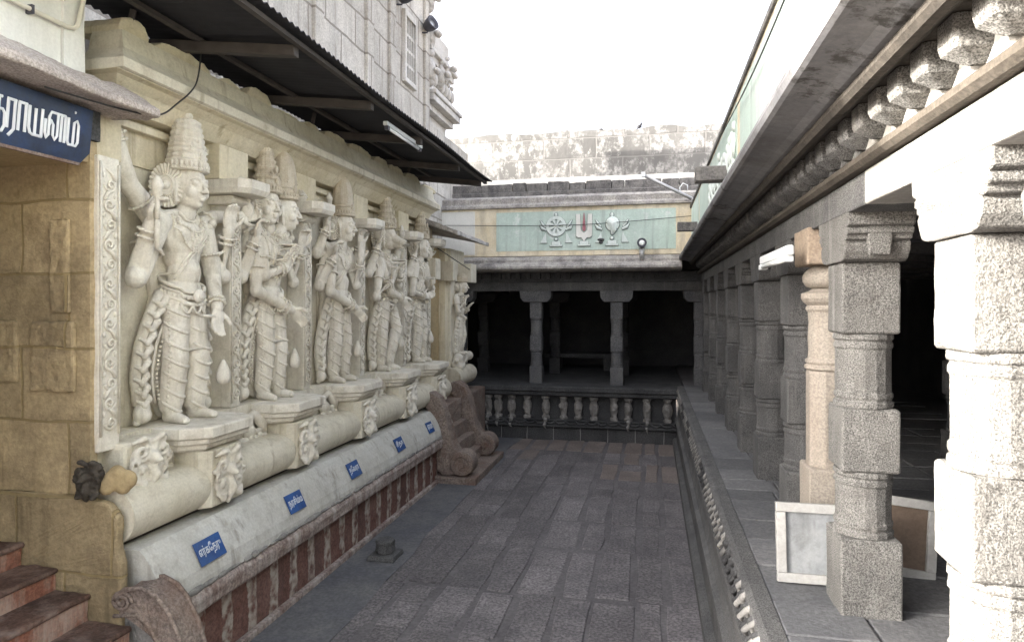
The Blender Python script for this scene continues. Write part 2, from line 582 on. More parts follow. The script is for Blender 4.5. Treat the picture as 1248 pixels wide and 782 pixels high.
def text_mesh(name, body, mat, parent, width, height, frame, extrude=.004, clip=None):
    """lettering fitted to width x height, placed by a matrix whose x runs along the line and y up"""
    cu = bpy.data.curves.new(name, 'FONT')
    cu.body = body
    cu.extrude = .01
    cu.offset = .004
    cu.resolution_u = 3
    t = bpy.data.objects.new(name, cu)
    COL.objects.link(t)
    bpy.context.view_layer.update()
    me = bpy.data.meshes.new_from_object(t.evaluated_get(bpy.context.evaluated_depsgraph_get()))
    bpy.data.objects.remove(t)
    xs = [v.co.x for v in me.vertices]
    ys = [v.co.y for v in me.vertices]
    x0, x1, y0, y1 = min(xs), max(xs), min(ys), max(ys)
    off = origin_of(parent)
    for v in me.vertices:
        p = Vector(((v.co.x - x0) / (x1 - x0) * width, (v.co.y - y0) / (y1 - y0) * height, (v.co.z + .01) / .02 * extrude))
        v.co = (frame @ p) - off
    me.materials.clear()
    me.materials.append(mat)
    o = bpy.data.objects.new(name, me)
    COL.objects.link(o)
    o.parent = parent
    return o

# ================================================================ GROUND
g = MB().box(-400, 400, -400, 400, -.3, -.06).build('ground', M['earth'])
struct(g)
base = MB().box(-3.4, .62, -4, 12.75, -.06, -.008).build('court_bedding', M['joint'])
struct(base)
# court paving: rows across the court, slabs long in y
rnd = random.Random(3)
m = MB()
mp_ = MB()
xs_ = [-2.56, -2.24, -1.90, -1.52, -1.20, -.80, -.49, -.13, .14, .475]
row = [-3.0]
while row[-1] < 12.6:
    row.append(row[-1] + rnd.uniform(.72, 1.15))
for r_ in range(len(row) - 1):
    sh_ = [rnd.uniform(-.035, .035) for _ in xs_]
    sh_[-1] = 0
    for c_ in range(len(xs_) - 1):
        y0, y1 = row[r_] + rnd.uniform(-.05, .05), row[r_ + 1] + rnd.uniform(-.05, .05)
        cuts = [y0, y1]
        if rnd.random() < .22:
            cuts = [y0, y0 + (y1 - y0) * rnd.uniform(.4, .6), y1]
        for q in range(len(cuts) - 1):
            a, b = xs_[c_] + sh_[c_] + rnd.uniform(.02, .045), xs_[c_ + 1] + sh_[c_ + 1] - rnd.uniform(.015, .04)
            e, d = cuts[q] + rnd.uniform(.006, .02), min(cuts[q + 1] - rnd.uniform(.006, .02), 12.6)
            if d - e < .1:
                continue
            h = rnd.uniform(-.004, .006)
            P = []
            for (px, py) in ((a, e), ((a + b) / 2, e), (b, e), (b, (e + d) / 2), (b, d), ((a + b) / 2, d), (a, d), (a, (e + d) / 2)):
                P.append((px + rnd.uniform(-.018, .018), py + rnd.uniform(-.013, .013)))
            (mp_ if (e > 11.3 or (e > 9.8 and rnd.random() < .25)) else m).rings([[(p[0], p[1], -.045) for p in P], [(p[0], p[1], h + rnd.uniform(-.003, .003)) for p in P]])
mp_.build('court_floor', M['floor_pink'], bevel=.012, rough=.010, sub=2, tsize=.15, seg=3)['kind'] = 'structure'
court = m.build('court_floor', M['floor'], bevel=.012, rough=.010, sub=2, tsize=.15, seg=3)
struct(court)
# smooth cement strip along the shrine
m = MB()
ys_ = [3.0 + .35 * i for i in range(29)]
top = [(-3.3, yy) for yy in ys_]
edge = [(-2.42 - .16 * noise.noise((0, yy * .9, 3)) - .05 * (yy - 3) / 9, yy) for yy in ys_]
poly = top + edge[::-1]
m.rings([[(p[0], p[1], -.04) for p in poly], [(p[0], p[1], .006) for p in poly]])
struct(m.build('cement_path', M['cement']))
struct(MB().box(-3.3, -2.5, -4, 3.0, -.04, .002).build('cement_path', M['cement']))

# corridor floor
struct(MB().box(.62, 7, -4, 18, .9, 1.078).build('corridor_bedding', M['joint']))
m = MB()
y = -1.0
while y < 12.5:
    ln = rnd.uniform(.30, .5)
    x = .60
    first = True
    while x < 3.2:
        w = rnd.uniform(.36, .42) if first else rnd.uniform(.55, 1.0)
        first = False
        h = rnd.uniform(-.004, .006)
        m.box(x + .008, x + w - .006, y + .007, y + ln - .006, 1.05, 1.096 + h)
        x += w
    y += ln
struct(m.build('corridor_floor', M['corridor'], bevel=.008, rough=.008, sub=2, tsize=.2))

# ================================================================ PILLARS
def carved_block(h0, h1, a=.13):
    return [(a - .006, a - .006, h0), (a, a, h0 + .012), (a, a, h1 - .012), (a - .006, a - .006, h1)]

def shaft_prof(h0, h1, r=.125):
    p = [(r + .006, h0), (r + .008, h0 + .025), (r - .004, h0 + .034), (r + .004, h0 + .05), (r + .004, h0 + .066), (r - .003, h0 + .076)]
    q = [(r - .003, h1 - .076), (r + .004, h1 - .066), (r + .004, h1 - .05), (r - .004, h1 - .034), (r + .008, h1 - .025), (r + .006, h1)]
    return p + q

def make_pillar(label, group, mat, loc, a0=.13, plain=False, sz=1.0):
    t = thing('stone_pillar', label, 'pillar', loc, 0, group)
    rk = .6 if plain else 1.0
    def blk(name, h0, h1, a=None):
        a = a or a0
        m = MB().square(carved_block(h0 * sz, h1 * sz, a))
        m.v = [tuple(Vector(p) + Vector(loc)) for p in m.v]
        return m.build(name, mat, t, bevel=.009, rough=.009 * rk, sub=3, tsize=.09)
    def shf(name, h0, h1):
        m = MB().lathe(shaft_prof(h0 * sz, h1 * sz, a0 - .001), n=16, phase=PI / 16, ripple=.018, k=8)
        m.v = [tuple(Vector(p) + Vector(loc)) for p in m.v]
        return m.build(name, mat, t, bevel=.003, rough=.006, sub=2, tsize=.08, seg=1)
    blk('base_block', -.02, .37, a0 + .007)
    shf('shaft', .37, .69)
    blk('middle_block', .69, 1.0)
    shf('shaft', 1.0, 1.36)
    blk('upper_block', 1.36, 1.71)
    if plain:
        m = MB().prism([(-.24, 1.715 * sz), (.24, 1.715 * sz), (.31, 1.80 * sz), (.32, 1.945 * sz), (-.32, 1.945 * sz), (-.31, 1.80 * sz)], 'y', -.15, .15)
        m.v = [tuple(Vector(p) + Vector(loc)) for p in m.v]
        m.build('capital', mat, t, bevel=.006, rough=.006, sub=3, tsize=.1)
        return t
    # bracket capital: long along y, curved and grooved ends
    m = MB()
    L0 = .27
    prof = [(-.15, 1.71), (.15, 1.71), (.19, 1.72), (.215, 1.755), (.225, 1.79), (.21, 1.805), (L0 - .03, 1.81), (L0 - .03, 1.83), (L0 - .005, 1.835),
            (L0 - .005, 1.86), (L0 - .02, 1.865), (L0 + .01, 1.875), (L0 + .01, 1.945)]
    prof = prof + [(-p[0], p[1]) for p in prof[::-1] if p[1] > 1.711]
    m.prism(prof, 'x', -.142, .142)
    m.v = [tuple(Vector(p) + Vector(loc)) for p in m.v]
    cp_ = m.build('capital', mat, t, bevel=.004, rough=.010, sub=2, tsize=.07, seg=1)
    m = MB()
    for s in (-1, 1):
        m.square([(.045, .012, 1.735), (.05, .02, 1.8), (.05, .02, 1.87)], Matrix.Translation((0, s * (L0 - .03), 0)))
    m.v = [tuple(Vector(p) + Vector(loc)) for p in m.v]
    m.build('tongue', mat, cp_, bevel=.006)
    return t

PX = 1.04
PZ = 1.10
near_lab = 'sunlit speckled granite pillar, the nearest one at the right edge'
proto = make_pillar(near_lab, 'square and fluted stone pillars of the right colonnade', M['granite'], (PX, 2.27, PZ))
set_mat(proto, M['granite'])
rowlabels = [
    (3.58, 'pale speckled granite pillar standing between the two wooden frames', 0),
    (4.88, 'dark granite pillar just behind the smooth salmon pillar with the bulb neck', 1),
    (6.11, 'blackened pillar with open floor on its left, second behind the salmon pillar', 1),
    (7.22, 'blackened colonnade pillar, third behind the salmon pillar', 1),
    (8.42, 'blackened colonnade pillar, fourth behind the salmon pillar', 1),
    (9.65, 'blackened colonnade pillar, fifth behind the salmon pillar', 1),
    (10.85, 'blackened colonnade pillar, sixth behind the salmon pillar', 1),
    (12.0, 'blackened colonnade pillar, last one before the far gallery corner', 1)]
old = None
for yy, lab, k in rowlabels:
    if k and old is None:
        old = dup(proto, (PX, yy, PZ), lab)
        set_mat(old, M['granite_old'])
    else:
        dup(old if k else proto, (PX, yy, PZ), lab)
for yy, lab in [(4.3, 'dim inner pillar in the shadow behind the two wooden frames'),
                (6.6, 'dim inner pillar deep in the shadow of the right corridor'),
                (9.2, 'dim inner pillar far along the shadowed right corridor')]:
    q = dup(old, (2.75, yy, PZ), lab)
    q['group'] = 'inner pillars in the corridor shadow'
# a pillar behind the camera's right shoulder is outside the frame; gallery pillars next
gp = None
for x_, yy, lab, grp in [
        (-3.85, 13.05, 'dark gallery pillar half hidden behind the carved shrine corner', None),
        (-2.25, 13.05, 'dark gallery pillar, left of the two freestanding ones at the court end', None),
        (-.65, 13.05, 'dark gallery pillar, right of the two freestanding ones at the court end', None),
        (.93, 13.1, 'dark gallery pillar in the corner where gallery and colonnade meet', None),
        (-3.85, 15.0, 'shadowed rear gallery pillar behind the leftmost opening', 1),
        (-2.15, 15.0, 'shadowed rear gallery pillar seen just right of the left gallery pillar', 1),
        (-.6, 15.0, 'shadowed rear gallery pillar hidden behind the right gallery pillar', 1)]:
    if gp is None:
        gp = q = make_pillar(lab, '', M['granite_gal'], (x_, yy, 1.04), .118, True, .95)
    else:
        q = dup(gp, (x_, yy, 1.04), lab)
        if grp:
            set_mat(q, M['inner_shade'])  # rear copies darkened, shade put into their colour
    q['group'] = 'rear pillars in the gallery shadow' if grp else 'gallery pillars at the court end'

# the smooth replacement pillar
bp = thing('bulb_pillar', 'smooth salmon stone pillar with bulb neck under an orange block', 'pillar', (PX - .01, 4.18, PZ))
def at(m, loc):
    m.v = [tuple(Vector(p) + Vector(loc)) for p in m.v]
    return m
L_ = (PX - .01, 4.18, PZ)
at(MB().square([(.135, .135, -.02), (.135, .135, .55), (.125, .125, .56)]), L_).build('base_block', M['salmon'], bp, bevel=.008, rough=.008, sub=3)
at(MB().lathe([(.125, .55), (.128, .58), (.128, 1.10), (.122, 1.12)], 8, phase=PI / 8), L_).build('shaft', M['salmon'], bp, bevel=.006, rough=.006, sub=3)
at(MB().lathe([(.124, 1.12), (.134, 1.13), (.134, 1.145), (.122, 1.155), (.130, 1.165), (.130, 1.18), (.116, 1.19), (.112, 1.24), (.116, 1.30), (.110, 1.40),
               (.115, 1.46), (.126, 1.475), (.126, 1.49), (.118, 1.50), (.140, 1.52), (.152, 1.54), (.152, 1.57), (.110, 1.585), (.09, 1.60)], 24), L_
   ).build('neck', M['salmon'], bp, smooth=False, bevel=.002)
at(MB().lathe([(.09, 1.60), (.125, 1.61), (.142, 1.64), (.145, 1.67), (.13, 1.70), (.10, 1.725), (.09, 1.735)], 24), L_).build('bulb', M['salmon'], bp, smooth=True)
at(MB().square([(.15, .17, 1.735), (.155, .175, 1.75), (.155, .175, 1.945)]), L_).build('top_block', M['orange_stone'], bp, bevel=.006, rough=.01, sub=3)

# ================================================================ RIGHT COLONNADE BUILDING
cb = thing('colonnade_building', 'long low stone colonnade on a raised platform along the right side', 'building', (1.5, 6, 0))
y0c, y1c = -1.5, 12.62
MB().prism([(.40, -.04), (.40, .10), (.43, .13), (.47, .14), (.47, .42), (.44, .45), (.44, .50), (.48, .53), (.50, .60), (.50, .72), (.54, .74), (.54, .98),
            (.50, 1.0), (.49, 1.03), (.49, 1.088), (.52, 1.10), (.606, 1.10), (.606, .9), (.9, .9), (.9, -.04)], 'y', y0c, y1c
           ).build('platform', M['granite_old'], cb, bevel=.006, rough=.012, sub=2)
# wave carving along the rim
m = MB()
mw = MB()
k = 0
yy = y0c + .1
while yy < 12.4:
    pts = [(.530, yy, 1.080), (.498, yy + .012, 1.066), (.482, yy + .055, 1.03), (.505, yy + .095, .975), (.507, yy + .115, .93), (.482, yy + .16, .88), (.505, yy + .20, .835)]
    tgt = mw if noise.noise((yy * 1.3, 2, 0)) > -.12 else m
    tgt.tube(pts, [.008, .015, .019, .018, .018, .015, .006], 8)
    m.tube([(p[0] + .004, p[1] + .055, p[2] - .005) for p in pts], [.008, .018, .022, .02, .02, .018, .008], 8)
    yy += .158
m.build('wave_moulding', M['granite_dark'], cb, smooth=True, rough=.01, sub=1)
mw.build('wave_moulding', M['wave_white'], cb, smooth=True, rough=.01, sub=1)

# beam, moulding, frieze wall
BZ = PZ + 1.93
MB().prism([(.895, BZ), (.895, 3.175), (1.30, 3.175), (1.30, BZ)], 'y', 3.05, y1c).build('beam', M['granite_old'], cb, bevel=.008, rough=.012, sub=3)
MB().prism([(.893, BZ), (.893, 3.175), (1.30, 3.175), (1.30, BZ)], 'y', y0c, 3.05).build('beam', M['beam_sunlit'], cb, bevel=.008, rough=.012, sub=3)  # near stretch paler than the rest, painted as sunlit
MB().prism([(.86, 3.178), (.84, 3.195), (.84, 3.215), (.86, 3.232), (1.3, 3.232), (1.3, 3.178)], 'y', y0c, y1c).build('moulding', M['brown'], cb, rough=.008, sub=2)
MB().box(.90, 1.3, 3.05, y1c, 3.235, 3.402).build('frieze', M['granite_old'], cb)
MB().box(.898, 1.3, y0c, 3.05, 3.235, 3.402).build('frieze', M['beam_sunlit'], cb)  # same sunlit tone painted on the near frieze
yy = y0c + .05
proto_b = None
while yy < 12.3:
    prof = [(.905, 3.236), (.86, 3.24), (.83, 3.265), (.81, 3.30), (.805, 3.345), (.905, 3.345)]
    if proto_b is None:
        m = MB()
        a = .062
        # small hexagonal bracket: tapering wedge
        rs = []
        for z, x, w in [(3.262, .862, .010), (3.300, .806, .052), (3.325, .80, .058), (3.390, .80, .058)]:
            rs.append([(.905, -w, z), (x + .012, -w, z), (x, -w * .8, z), (x, w * .8, z), (x + .012, w, z), (.905, w, z)])
        m.rings(rs)
        m.v = [(p[0], p[1] + yy, p[2]) for p in m.v]
        proto_b = m.build('dentil', M['granite'], cb, bevel=.003, rough=.005, sub=2, tsize=.05)
        b0 = yy
    else:
        q = proto_b.copy()
        COL.objects.link(q)
        q.parent = cb
        q.location = (0, yy - b0, 0)
        if yy > 3.05:
            if 'om' not in globals():
                om = proto_b.data.copy()
                om.materials[0] = M['granite_old']  # darker copies past the sun edge, shade put into the colour
            q.data = om
    yy += .205
# eave: lip, sloping soffit, outer edge
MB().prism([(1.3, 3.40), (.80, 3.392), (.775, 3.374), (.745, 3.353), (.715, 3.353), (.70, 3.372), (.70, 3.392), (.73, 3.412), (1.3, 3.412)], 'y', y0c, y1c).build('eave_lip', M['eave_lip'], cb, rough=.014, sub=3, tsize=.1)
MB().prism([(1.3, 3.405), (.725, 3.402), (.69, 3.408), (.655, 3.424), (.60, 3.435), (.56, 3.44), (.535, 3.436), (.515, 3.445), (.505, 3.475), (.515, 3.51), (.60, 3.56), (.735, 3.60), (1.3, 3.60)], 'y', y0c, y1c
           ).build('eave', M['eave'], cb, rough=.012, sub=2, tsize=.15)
# parapet with panels
MB().box(.735, 1.1, y0c, y1c + .3, 3.602, 4.40).build('parapet', M['cream_band'], cb, rough=.01, sub=2)
MB().prism([(.715, 4.402), (.715, 4.445), (.76, 4.47), (1.12, 4.47), (1.12, 4.402)], 'y', y0c, y1c + .3).build('coping', M['coping_dark'], cb, rough=.014, sub=3)
for ya, yb, mt in [(-1.3, .9, 'mint'), (1.15, 3.3, 'mint'), (3.55, 5.75, 'mint'), (5.95, 8.6, 'mint'), (8.8, 10.4, 'mint'), (10.6, 12.4, 'mint')]:
    p = MB().box(.728, .74, ya, yb, 3.70, 4.36).build('parapet_panel', M[mt], cb, rough=.006, sub=2)
# relief figures in the parapet panel (seen as grey lumps)
m = MB()
for i in range(16):
    yy = 6.1 + i * .16
    h = rnd.uniform(.30, .46)
    m.ball((.725, yy, 3.74 + h), (.025, .042, .05), nu=8, nv=6)
    m.ball((.725, yy, 3.74 + h * .62), (.03, .06, h * .26), nu=8, nv=6)
    m.ball((.725, yy + .02, 3.74 + h * .22), (.025, .07, h * .24), nu=8, nv=6)
    m.tube([(.72, yy - .05, 3.74 + h * .75), (.71, yy - .085, 3.74 + h * .5), (.72, yy - .05, 3.74 + h * .35)], .014, 6)
m.build('relief', M['mint_relief'], cb, smooth=True)
# roof slab and dark inner walls
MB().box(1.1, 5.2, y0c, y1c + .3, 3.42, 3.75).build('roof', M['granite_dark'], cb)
MB().box(1.301, 5.2, y0c, y1c + .6, 3.25, 3.41).build('ceiling', M['inner_shade'], cb)
MB().box(4.6, 5.2, y0c, y1c + 5, 1.0, 3.25).build('back_wall', M['inner_shade'], cb)
m = MB()
for yy in [2.27, 3.58, 4.88, 6.11, 7.22, 8.42, 9.65, 10.85, 12.0]:
    m.box(1.31, 4.6, yy - .12, yy + .12, 3.03, 3.245)
m.build('cross_beam', M['inner_shade'], cb, bevel=.01)
# rain spouts
for yy in (6.6, 10.9):
    s_ = MB().prism([(yy - .09, 3.79), (yy + .09, 3.79), (yy + .09, 3.93), (yy + .05, 3.93), (yy + .05, 3.85), (yy - .05, 3.85), (yy - .05, 3.93), (yy - .09, 3.93)], 'x', .42, .76
                    ).build('rain_spout', M['coping_dark'], cb, bevel=.01, rough=.008, sub=2)

# ================================================================ END GALLERY
ga = thing('end_gallery', 'dark stone pillared gallery closing the far end of the court', 'building', (-1.5, 13, 0))
xa, xb = -5.5, .47
MB().prism([(12.60, -.04), (12.60, .225), (12.62, .24), (12.62, .25), (13.0, .25), (13.0, -.04)], 'x', xa, xb
           ).build('plinth', stone('gallery_plinth_blocks', (.06, .06, .062), (.10, .098, .098), big=2.5, fine=50, bump=.8, speck=.4,
                                   stain=(.03, .03, .03), stain_amt=.6, brick=((0, 2), .52, .5, (.32, .31, .30), .008)), ga, bevel=.008, rough=.01, sub=2)
MB().prism([(12.56, .252), (12.53, .27), (12.53, .30), (12.58, .32), (12.60, .36), (12.56, .38), (12.56, .40), (13.0, .40), (13.0, .252)], 'x', xa, xb
           ).build('moulding', M['granite_dark'], ga, rough=.012, sub=2)
MB().box(xa, xb, 12.80, 13.0, .40, .84).build('plinth_recess', M['granite_dark'], ga)
MB().prism([(12.60, .842), (12.54, .87), (12.54, .93), (12.50, .95), (12.50, 1.035), (12.53, 1.045), (18.0, 1.045), (18.0, .842)], 'x', xa, .60
           ).build('platform_slab', M['granite_dark'], ga, bevel=.006, rough=.01, sub=2)
m = MB()
for i in range(30):
    x = xa + .1 + i * .2
    m.tube([(x, 12.575, .37), (x + .05, 12.545, .335), (x + .1, 12.53, .325), (x + .15, 12.545, .335), (x + .2, 12.575, .37)], .018, 6)
m.build('scalloped_moulding', M['granite_dark'], ga, smooth=True)
bal = [595, 608, 625, 645, 668, 690, 708, 727, 751, 768, 790, 814]
for i, px in enumerate(bal):
    x = -3.27 + (px - 588) / (824 - 588) * 3.74
    w = rnd.uniform(1.1, 1.45)
    prof = [(.075, .40), (.078, .44), (.055, .47), (.052 * w, .52), (.066 * w, .60), (.064 * w, .68), (.058, .75), (.07, .78), (.082, .80), (.082, .842)]
    m = MB().lathe(prof, 10)
    m.v = [(p[0] + x, p[1] + 12.68 + rnd.uniform(-.02, .02), p[2]) for p in m.v]
    if rnd.random() < .5:
        m.ball((x + rnd.uniform(-.03, .03), 12.63, .66), (.06, .04, .07), nu=8, nv=6)
    bo = m.build('baluster', M['dirty_white'], ga, bevel=.004, rough=.03, sub=2, tsize=.08)
    if rnd.random() < .7:      # limewash run over the moulding below
        k = MB().tube([(x, 12.60, .405), (x + .01, 12.548, .392), (x, 12.572, .34), (x - .01, 12.524, .295), (x, 12.56, .245), (x + .015, 12.594, .16 + rnd.uniform(-.05, .07))], [.035, .04, .03, .026, .016, .006], 8)
        k.build('limewash_run', M['wave_white'], bo, smooth=True, rough=.02, sub=2, tsize=.05)
MB().box(xa, 1.3, 12.9, 13.25, 2.885, 3.06).build('beam', M['granite_old'], ga, bevel=.008, rough=.012, sub=3)
MB().box(xa, 1.3, 12.86, 13.25, 3.063, 3.25).build('frieze', M['granite_dark'], ga, bevel=.008, rough=.02, sub=3)
m = MB()
for i in range(30):
    x = xa + .12 + i * .2
    if x < .85:
        m.box(x - .05, x + .05, 12.78, 12.87, 3.12, 3.25)
m.build('dentil_row', M['granite_dark'], ga, bevel=.01)
MB().prism([(13.25, 3.252), (12.62, 3.252), (12.48, 3.25), (12.36, 3.265), (12.30, 3.30), (12.30, 3.34), (12.36, 3.40), (12.45, 3.43), (12.45, 3.47), (12.52, 3.50), (12.60, 3.55), (13.25, 3.56)], 'x', xa, .56
           ).build('eave', M['coping'], ga, rough=.014, sub=3)
MB().box(xa, .80, 12.62, 12.95, 3.563, 4.50).build('parapet', M['cream_band'], ga, rough=.01, sub=3)
MB().box(-2.98, .46, 12.61, 12.63, 3.66, 4.42).build('parapet_panel', M['mint'], ga, rough=.006, sub=3)
MB().box(xa, -3.42, 12.61, 12.63, 3.60, 4.46).build('parapet_panel', M['white'], ga)
MB().prism([(12.55, 4.503), (12.55, 4.55), (12.62, 4.60), (12.62, 4.70), (12.75, 4.76), (13.5, 4.82), (13.5, 4.503)], 'x', xa, .85).build('coping', M['coping'], ga, rough=.02, sub=3)
MB().prism([(13.3, 4.77), (13.3, 4.93), (13.36, 4.96), (14.2, 4.98), (14.2, 4.77)], 'x', xa, 2.2
           ).build('roof_curb', M['coping_dark'], ga, rough=.02, sub=3)
m = MB()
x = -4.2
while x < 1.5:
    w = rnd.uniform(.25, .75)
    m.box(x + .012, x + w, 13.34, 13.6, 4.93, 5.12 + rnd.uniform(-.02, .02))
    x += w
m.build('roof_kerb_stone', M['coping_dark'], ga, bevel=.015, rough=.02, sub=3)
# embossed emblem row
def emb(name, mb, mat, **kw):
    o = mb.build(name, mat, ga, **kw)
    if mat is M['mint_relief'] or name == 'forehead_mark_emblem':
        k = MB()          # darker, slightly larger backing plate behind the relief
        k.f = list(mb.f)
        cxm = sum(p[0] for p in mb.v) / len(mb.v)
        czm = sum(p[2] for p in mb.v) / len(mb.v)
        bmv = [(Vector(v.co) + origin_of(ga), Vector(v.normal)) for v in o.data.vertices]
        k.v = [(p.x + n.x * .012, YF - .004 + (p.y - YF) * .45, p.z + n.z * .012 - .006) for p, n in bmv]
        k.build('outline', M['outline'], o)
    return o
YF = 12.608
def ring2(cx, cz, r, w, n=40):
    m = MB()
    rs = []
    for j in range(n + 1):
        a = 2 * PI * j / n
        c_, s_ = math.cos(a), math.sin(a)
        rs.append([(cx + c_ * (r - w), YF, cz + s_ * (r - w)), (cx + c_ * (r - w), YF - .022, cz + s_ * (r - w)), (cx + c_ * (r + w), YF - .022, cz + s_ * (r + w)), (cx + c_ * (r + w), YF, cz + s_ * (r + w))])
    m.rings(rs, cap=False)
    return m
wx, wz = -1.79, 4.13
m = ring2(wx, wz, .165, .03)
for j in range(8):
    a = 2 * PI * j / 8 + PI / 8
    c_, s_ = math.cos(a), math.sin(a)
    px_, pz_ = -s_, c_
    m.rings([[(wx + c_ * .03 + px_ * q * .012, yq, wz + s_ * .03 + pz_ * q * .012) for q, yq in ((-1, YF), (1, YF), (1, YF - .018), (-1, YF - .018))],
             [(wx + c_ * .14 + px_ * q * .03, yq, wz + s_ * .14 + pz_ * q * .03) for q, yq in ((-1, YF), (1, YF), (1, YF - .018), (-1, YF - .018))]])
m.ball((wx, YF - .01, wz), (.035, .02, .035), nu=10, nv=6)
def flame(m, cx, cz, d):
    a0 = cx + d * .21
    m.tube([(a0 - d * .02, YF - .004, cz - .07), (a0 + d * .06, YF - .01, cz - .04), (a0 + d * .11, YF - .004, cz + .03)], [.02, .03, .008], 8)
    m.tube([(a0, YF - .004, cz - .02), (a0 + d * .05, YF - .01, cz + .04), (a0 + d * .10, YF - .004, cz + .12)], [.018, .022, .006], 8)
    m.prism([(a0 - d * .01, cz - .12), (a0 + d * .10, cz - .32), (a0 - d * .03, cz - .32)], 'y', YF - .015, YF)
for d in (-1, 1):
    flame(m, wx, wz, d)
m.ball((wx, YF - .005, wz + .22), (.03, .02, .04), nu=8, nv=6)
emb('wheel_emblem', m, M['mint_relief'])
nx, nz_ = -1.25, 4.10
m = MB()
m.prism([(nx - .155, nz_ + .25), (nx - .075, nz_ + .25), (nx - .06, nz_ - .06), (nx, nz_ - .115), (nx + .06, nz_ - .06), (nx + .075, nz_ + .25), (nx + .155, nz_ + .25), (nx + .15, nz_ - .17), (nx + .11, nz_ - .2), (nx + .05, nz_ - .2), (nx, nz_ - .28),
         (nx - .05, nz_ - .2), (nx - .11, nz_ - .2), (nx - .15, nz_ - .17)], 'y', YF - .022, YF)
emb('forehead_mark_emblem', m, M['white'])
m = MB().prism([(nx - .006, nz_ + .27), (nx + .006, nz_ + .27), (nx + .02, nz_ + .1), (nx + .034, nz_ - .03), (nx + .024, nz_ - .075), (nx - .024, nz_ - .075), (nx - .034, nz_ - .03), (nx - .02, nz_ + .1)], 'y', YF - .028, YF)
emb('red_stripe', m, M['red_mark'])
cx_, cz_ = -.72, 4.12
m = MB()
m.ball((cx_ + .01, YF - .012, cz_ + .03), (.13, .035, .14), nu=16, nv=10)
m.tube([(cx_ - .06, YF - .01, cz_ + .10), (cx_ + .02, YF - .02, cz_ + .03), (cx_ + .03, YF - .015, cz_ - .09), (cx_ - .0, YF - .01, cz_ - .17)], [.07, .085, .06, .02], 10)
m.ball((cx_, YF - .005, cz_ + .2), (.035, .02, .045), nu=8, nv=6)
m.tube([(cx_ - .09, YF - .02, cz_ - .02), (cx_ + .0, YF - .04, cz_ + .06), (cx_ + .09, YF - .02, cz_ + .08)], .012, 6)
for d in (-1, 1):
    flame(m, cx_, cz_, d)
emb('conch_emblem', m, M['mint_relief'])
for xx in (wx, nx, cx_):
    m = MB()
    m.box(xx - .12, xx + .12, YF - .03, YF, 3.74, 3.765)
    m.box(xx - .085, xx + .085, YF - .02, YF, 3.768, 3.83)
    m.ball((xx, YF, 3.88), (.035, .02, .03), nu=8, nv=6)
    emb('emblem_stand', m, M['mint_relief'], bevel=.004)
m = MB().ball((-.93, YF - .01, 3.85), (.07, .04, .03)).ball((-.93, YF - .01, 3.80), (.04, .03, .03))
emb('blackened_lamp_bowl', m, M['granite_dark'], smooth=True)
# inside of the gallery
MB().box(xa, 4.6, 17.2, 17.6, 1.04, 3.6).build('back_wall', M['inner_shade'], ga)
MB().box(-5.9, xa, 12.5, 17.6, 0, 3.6).build('end_wall', M['inner_shade'], ga)
MB().box(xa, 5.2, 13.25, 17.6, 3.3, 3.5).build('ceiling', M['inner_shade'], ga)
MB().box(xa, 2.2, 13.55, 15.0, 4.5, 4.76).build('roof', M['coping'], ga)
MB().box(xa, 2.2, 12.96, 13.3, 3.55, 4.5).build('roof_core', M['coping'], ga)
m = MB()
for x in (-3.85, -2.25, -.65, .95):
    m.box(x - .13, x + .13, 13.26, 17.2, 2.9, 3.29)
m.build('cross_beam', M['inner_shade'], ga)
bench = thing('stone_bench', 'low dark stone bench in the shadow at the back of the gallery', 'bench', (-1.6, 15.9, 1.045))
MB().box(-2.5, -.75, 15.7, 16.2, 1.35, 1.45).build('seat', M['granite_dark'], bench, bevel=.01)
for x in (-2.3, -1.1):
    MB().box(x, x + .18, 15.75, 16.15, 1.045, 1.348).build('support', M['granite_dark'], bench, bevel=.01)

# rampart behind
rw = thing('rampart_wall', 'tall lichen stained white wall rising behind the end gallery', 'wall', (-1.5, 15.3, 0))
m = MB()
n = 60
prof = []
for i in range(n + 1):
    x = -7.5 + i * 16 / n
    prof.append((x, 6.58 + .05 * noise.noise((x * 1.7, 0, 0)) + (.03 if i % 7 < 3 else 0)))
m.prism([(-7.5, 3.62), (8.5, 3.62)] + prof[::-1], 'y', 15.02, 15.9)
m.build('wall', M['rampart'], rw, rough=.0)
MB().box(-7.5, 8.5, 14.95, 15.02, 4.4, 5.52).build('rendered_base', M['white'], rw, rough=.012, sub=3)

# ================================================================ SHRINE WALL ON THE LEFT
sh = thing('shrine_wall', 'long cream shrine wall with carved pilasters, pedestals and striped base on the left', 'temple wall', (-3.6, 6.9, 0))
SY0, SY1 = 3.55, 10.2
MB().box(-5.0, -3.09, 4.0, 9.75, -.04, .50).build('striped_base', M['redstripe'], sh, rough=.02, sub=4)
MB().box(-3.088, -3.03, 3.95, 9.8, -.04, .055).build('footing', M['ledge'], sh, bevel=.01, rough=.015, sub=3)
MB().prism([(-4.2, .50), (-3.02, .50), (-2.985, .52), (-2.975, .62), (-3.0, .655), (-3.08, .665), (-4.2, .665)], 'y', 3.80, 9.75
           ).build('ledge', M['ledge'], sh, bevel=.012, rough=.03, sub=4, tsize=.1)
MB().prism([(-4.2, .667), (-3.01, .667), (-3.012, .72), (-3.03, .79), (-3.065, .87), (-3.11, .95), (-3.155, 1.01), (-3.19, 1.04), (-4.2, 1.045)], 'y', 3.60, 9.85
           ).build('sloping_fascia', M['fascia'], sh, rough=.018, sub=3, tsize=.3)
m = MB()
y = 3.9
rnd = random.Random(11)
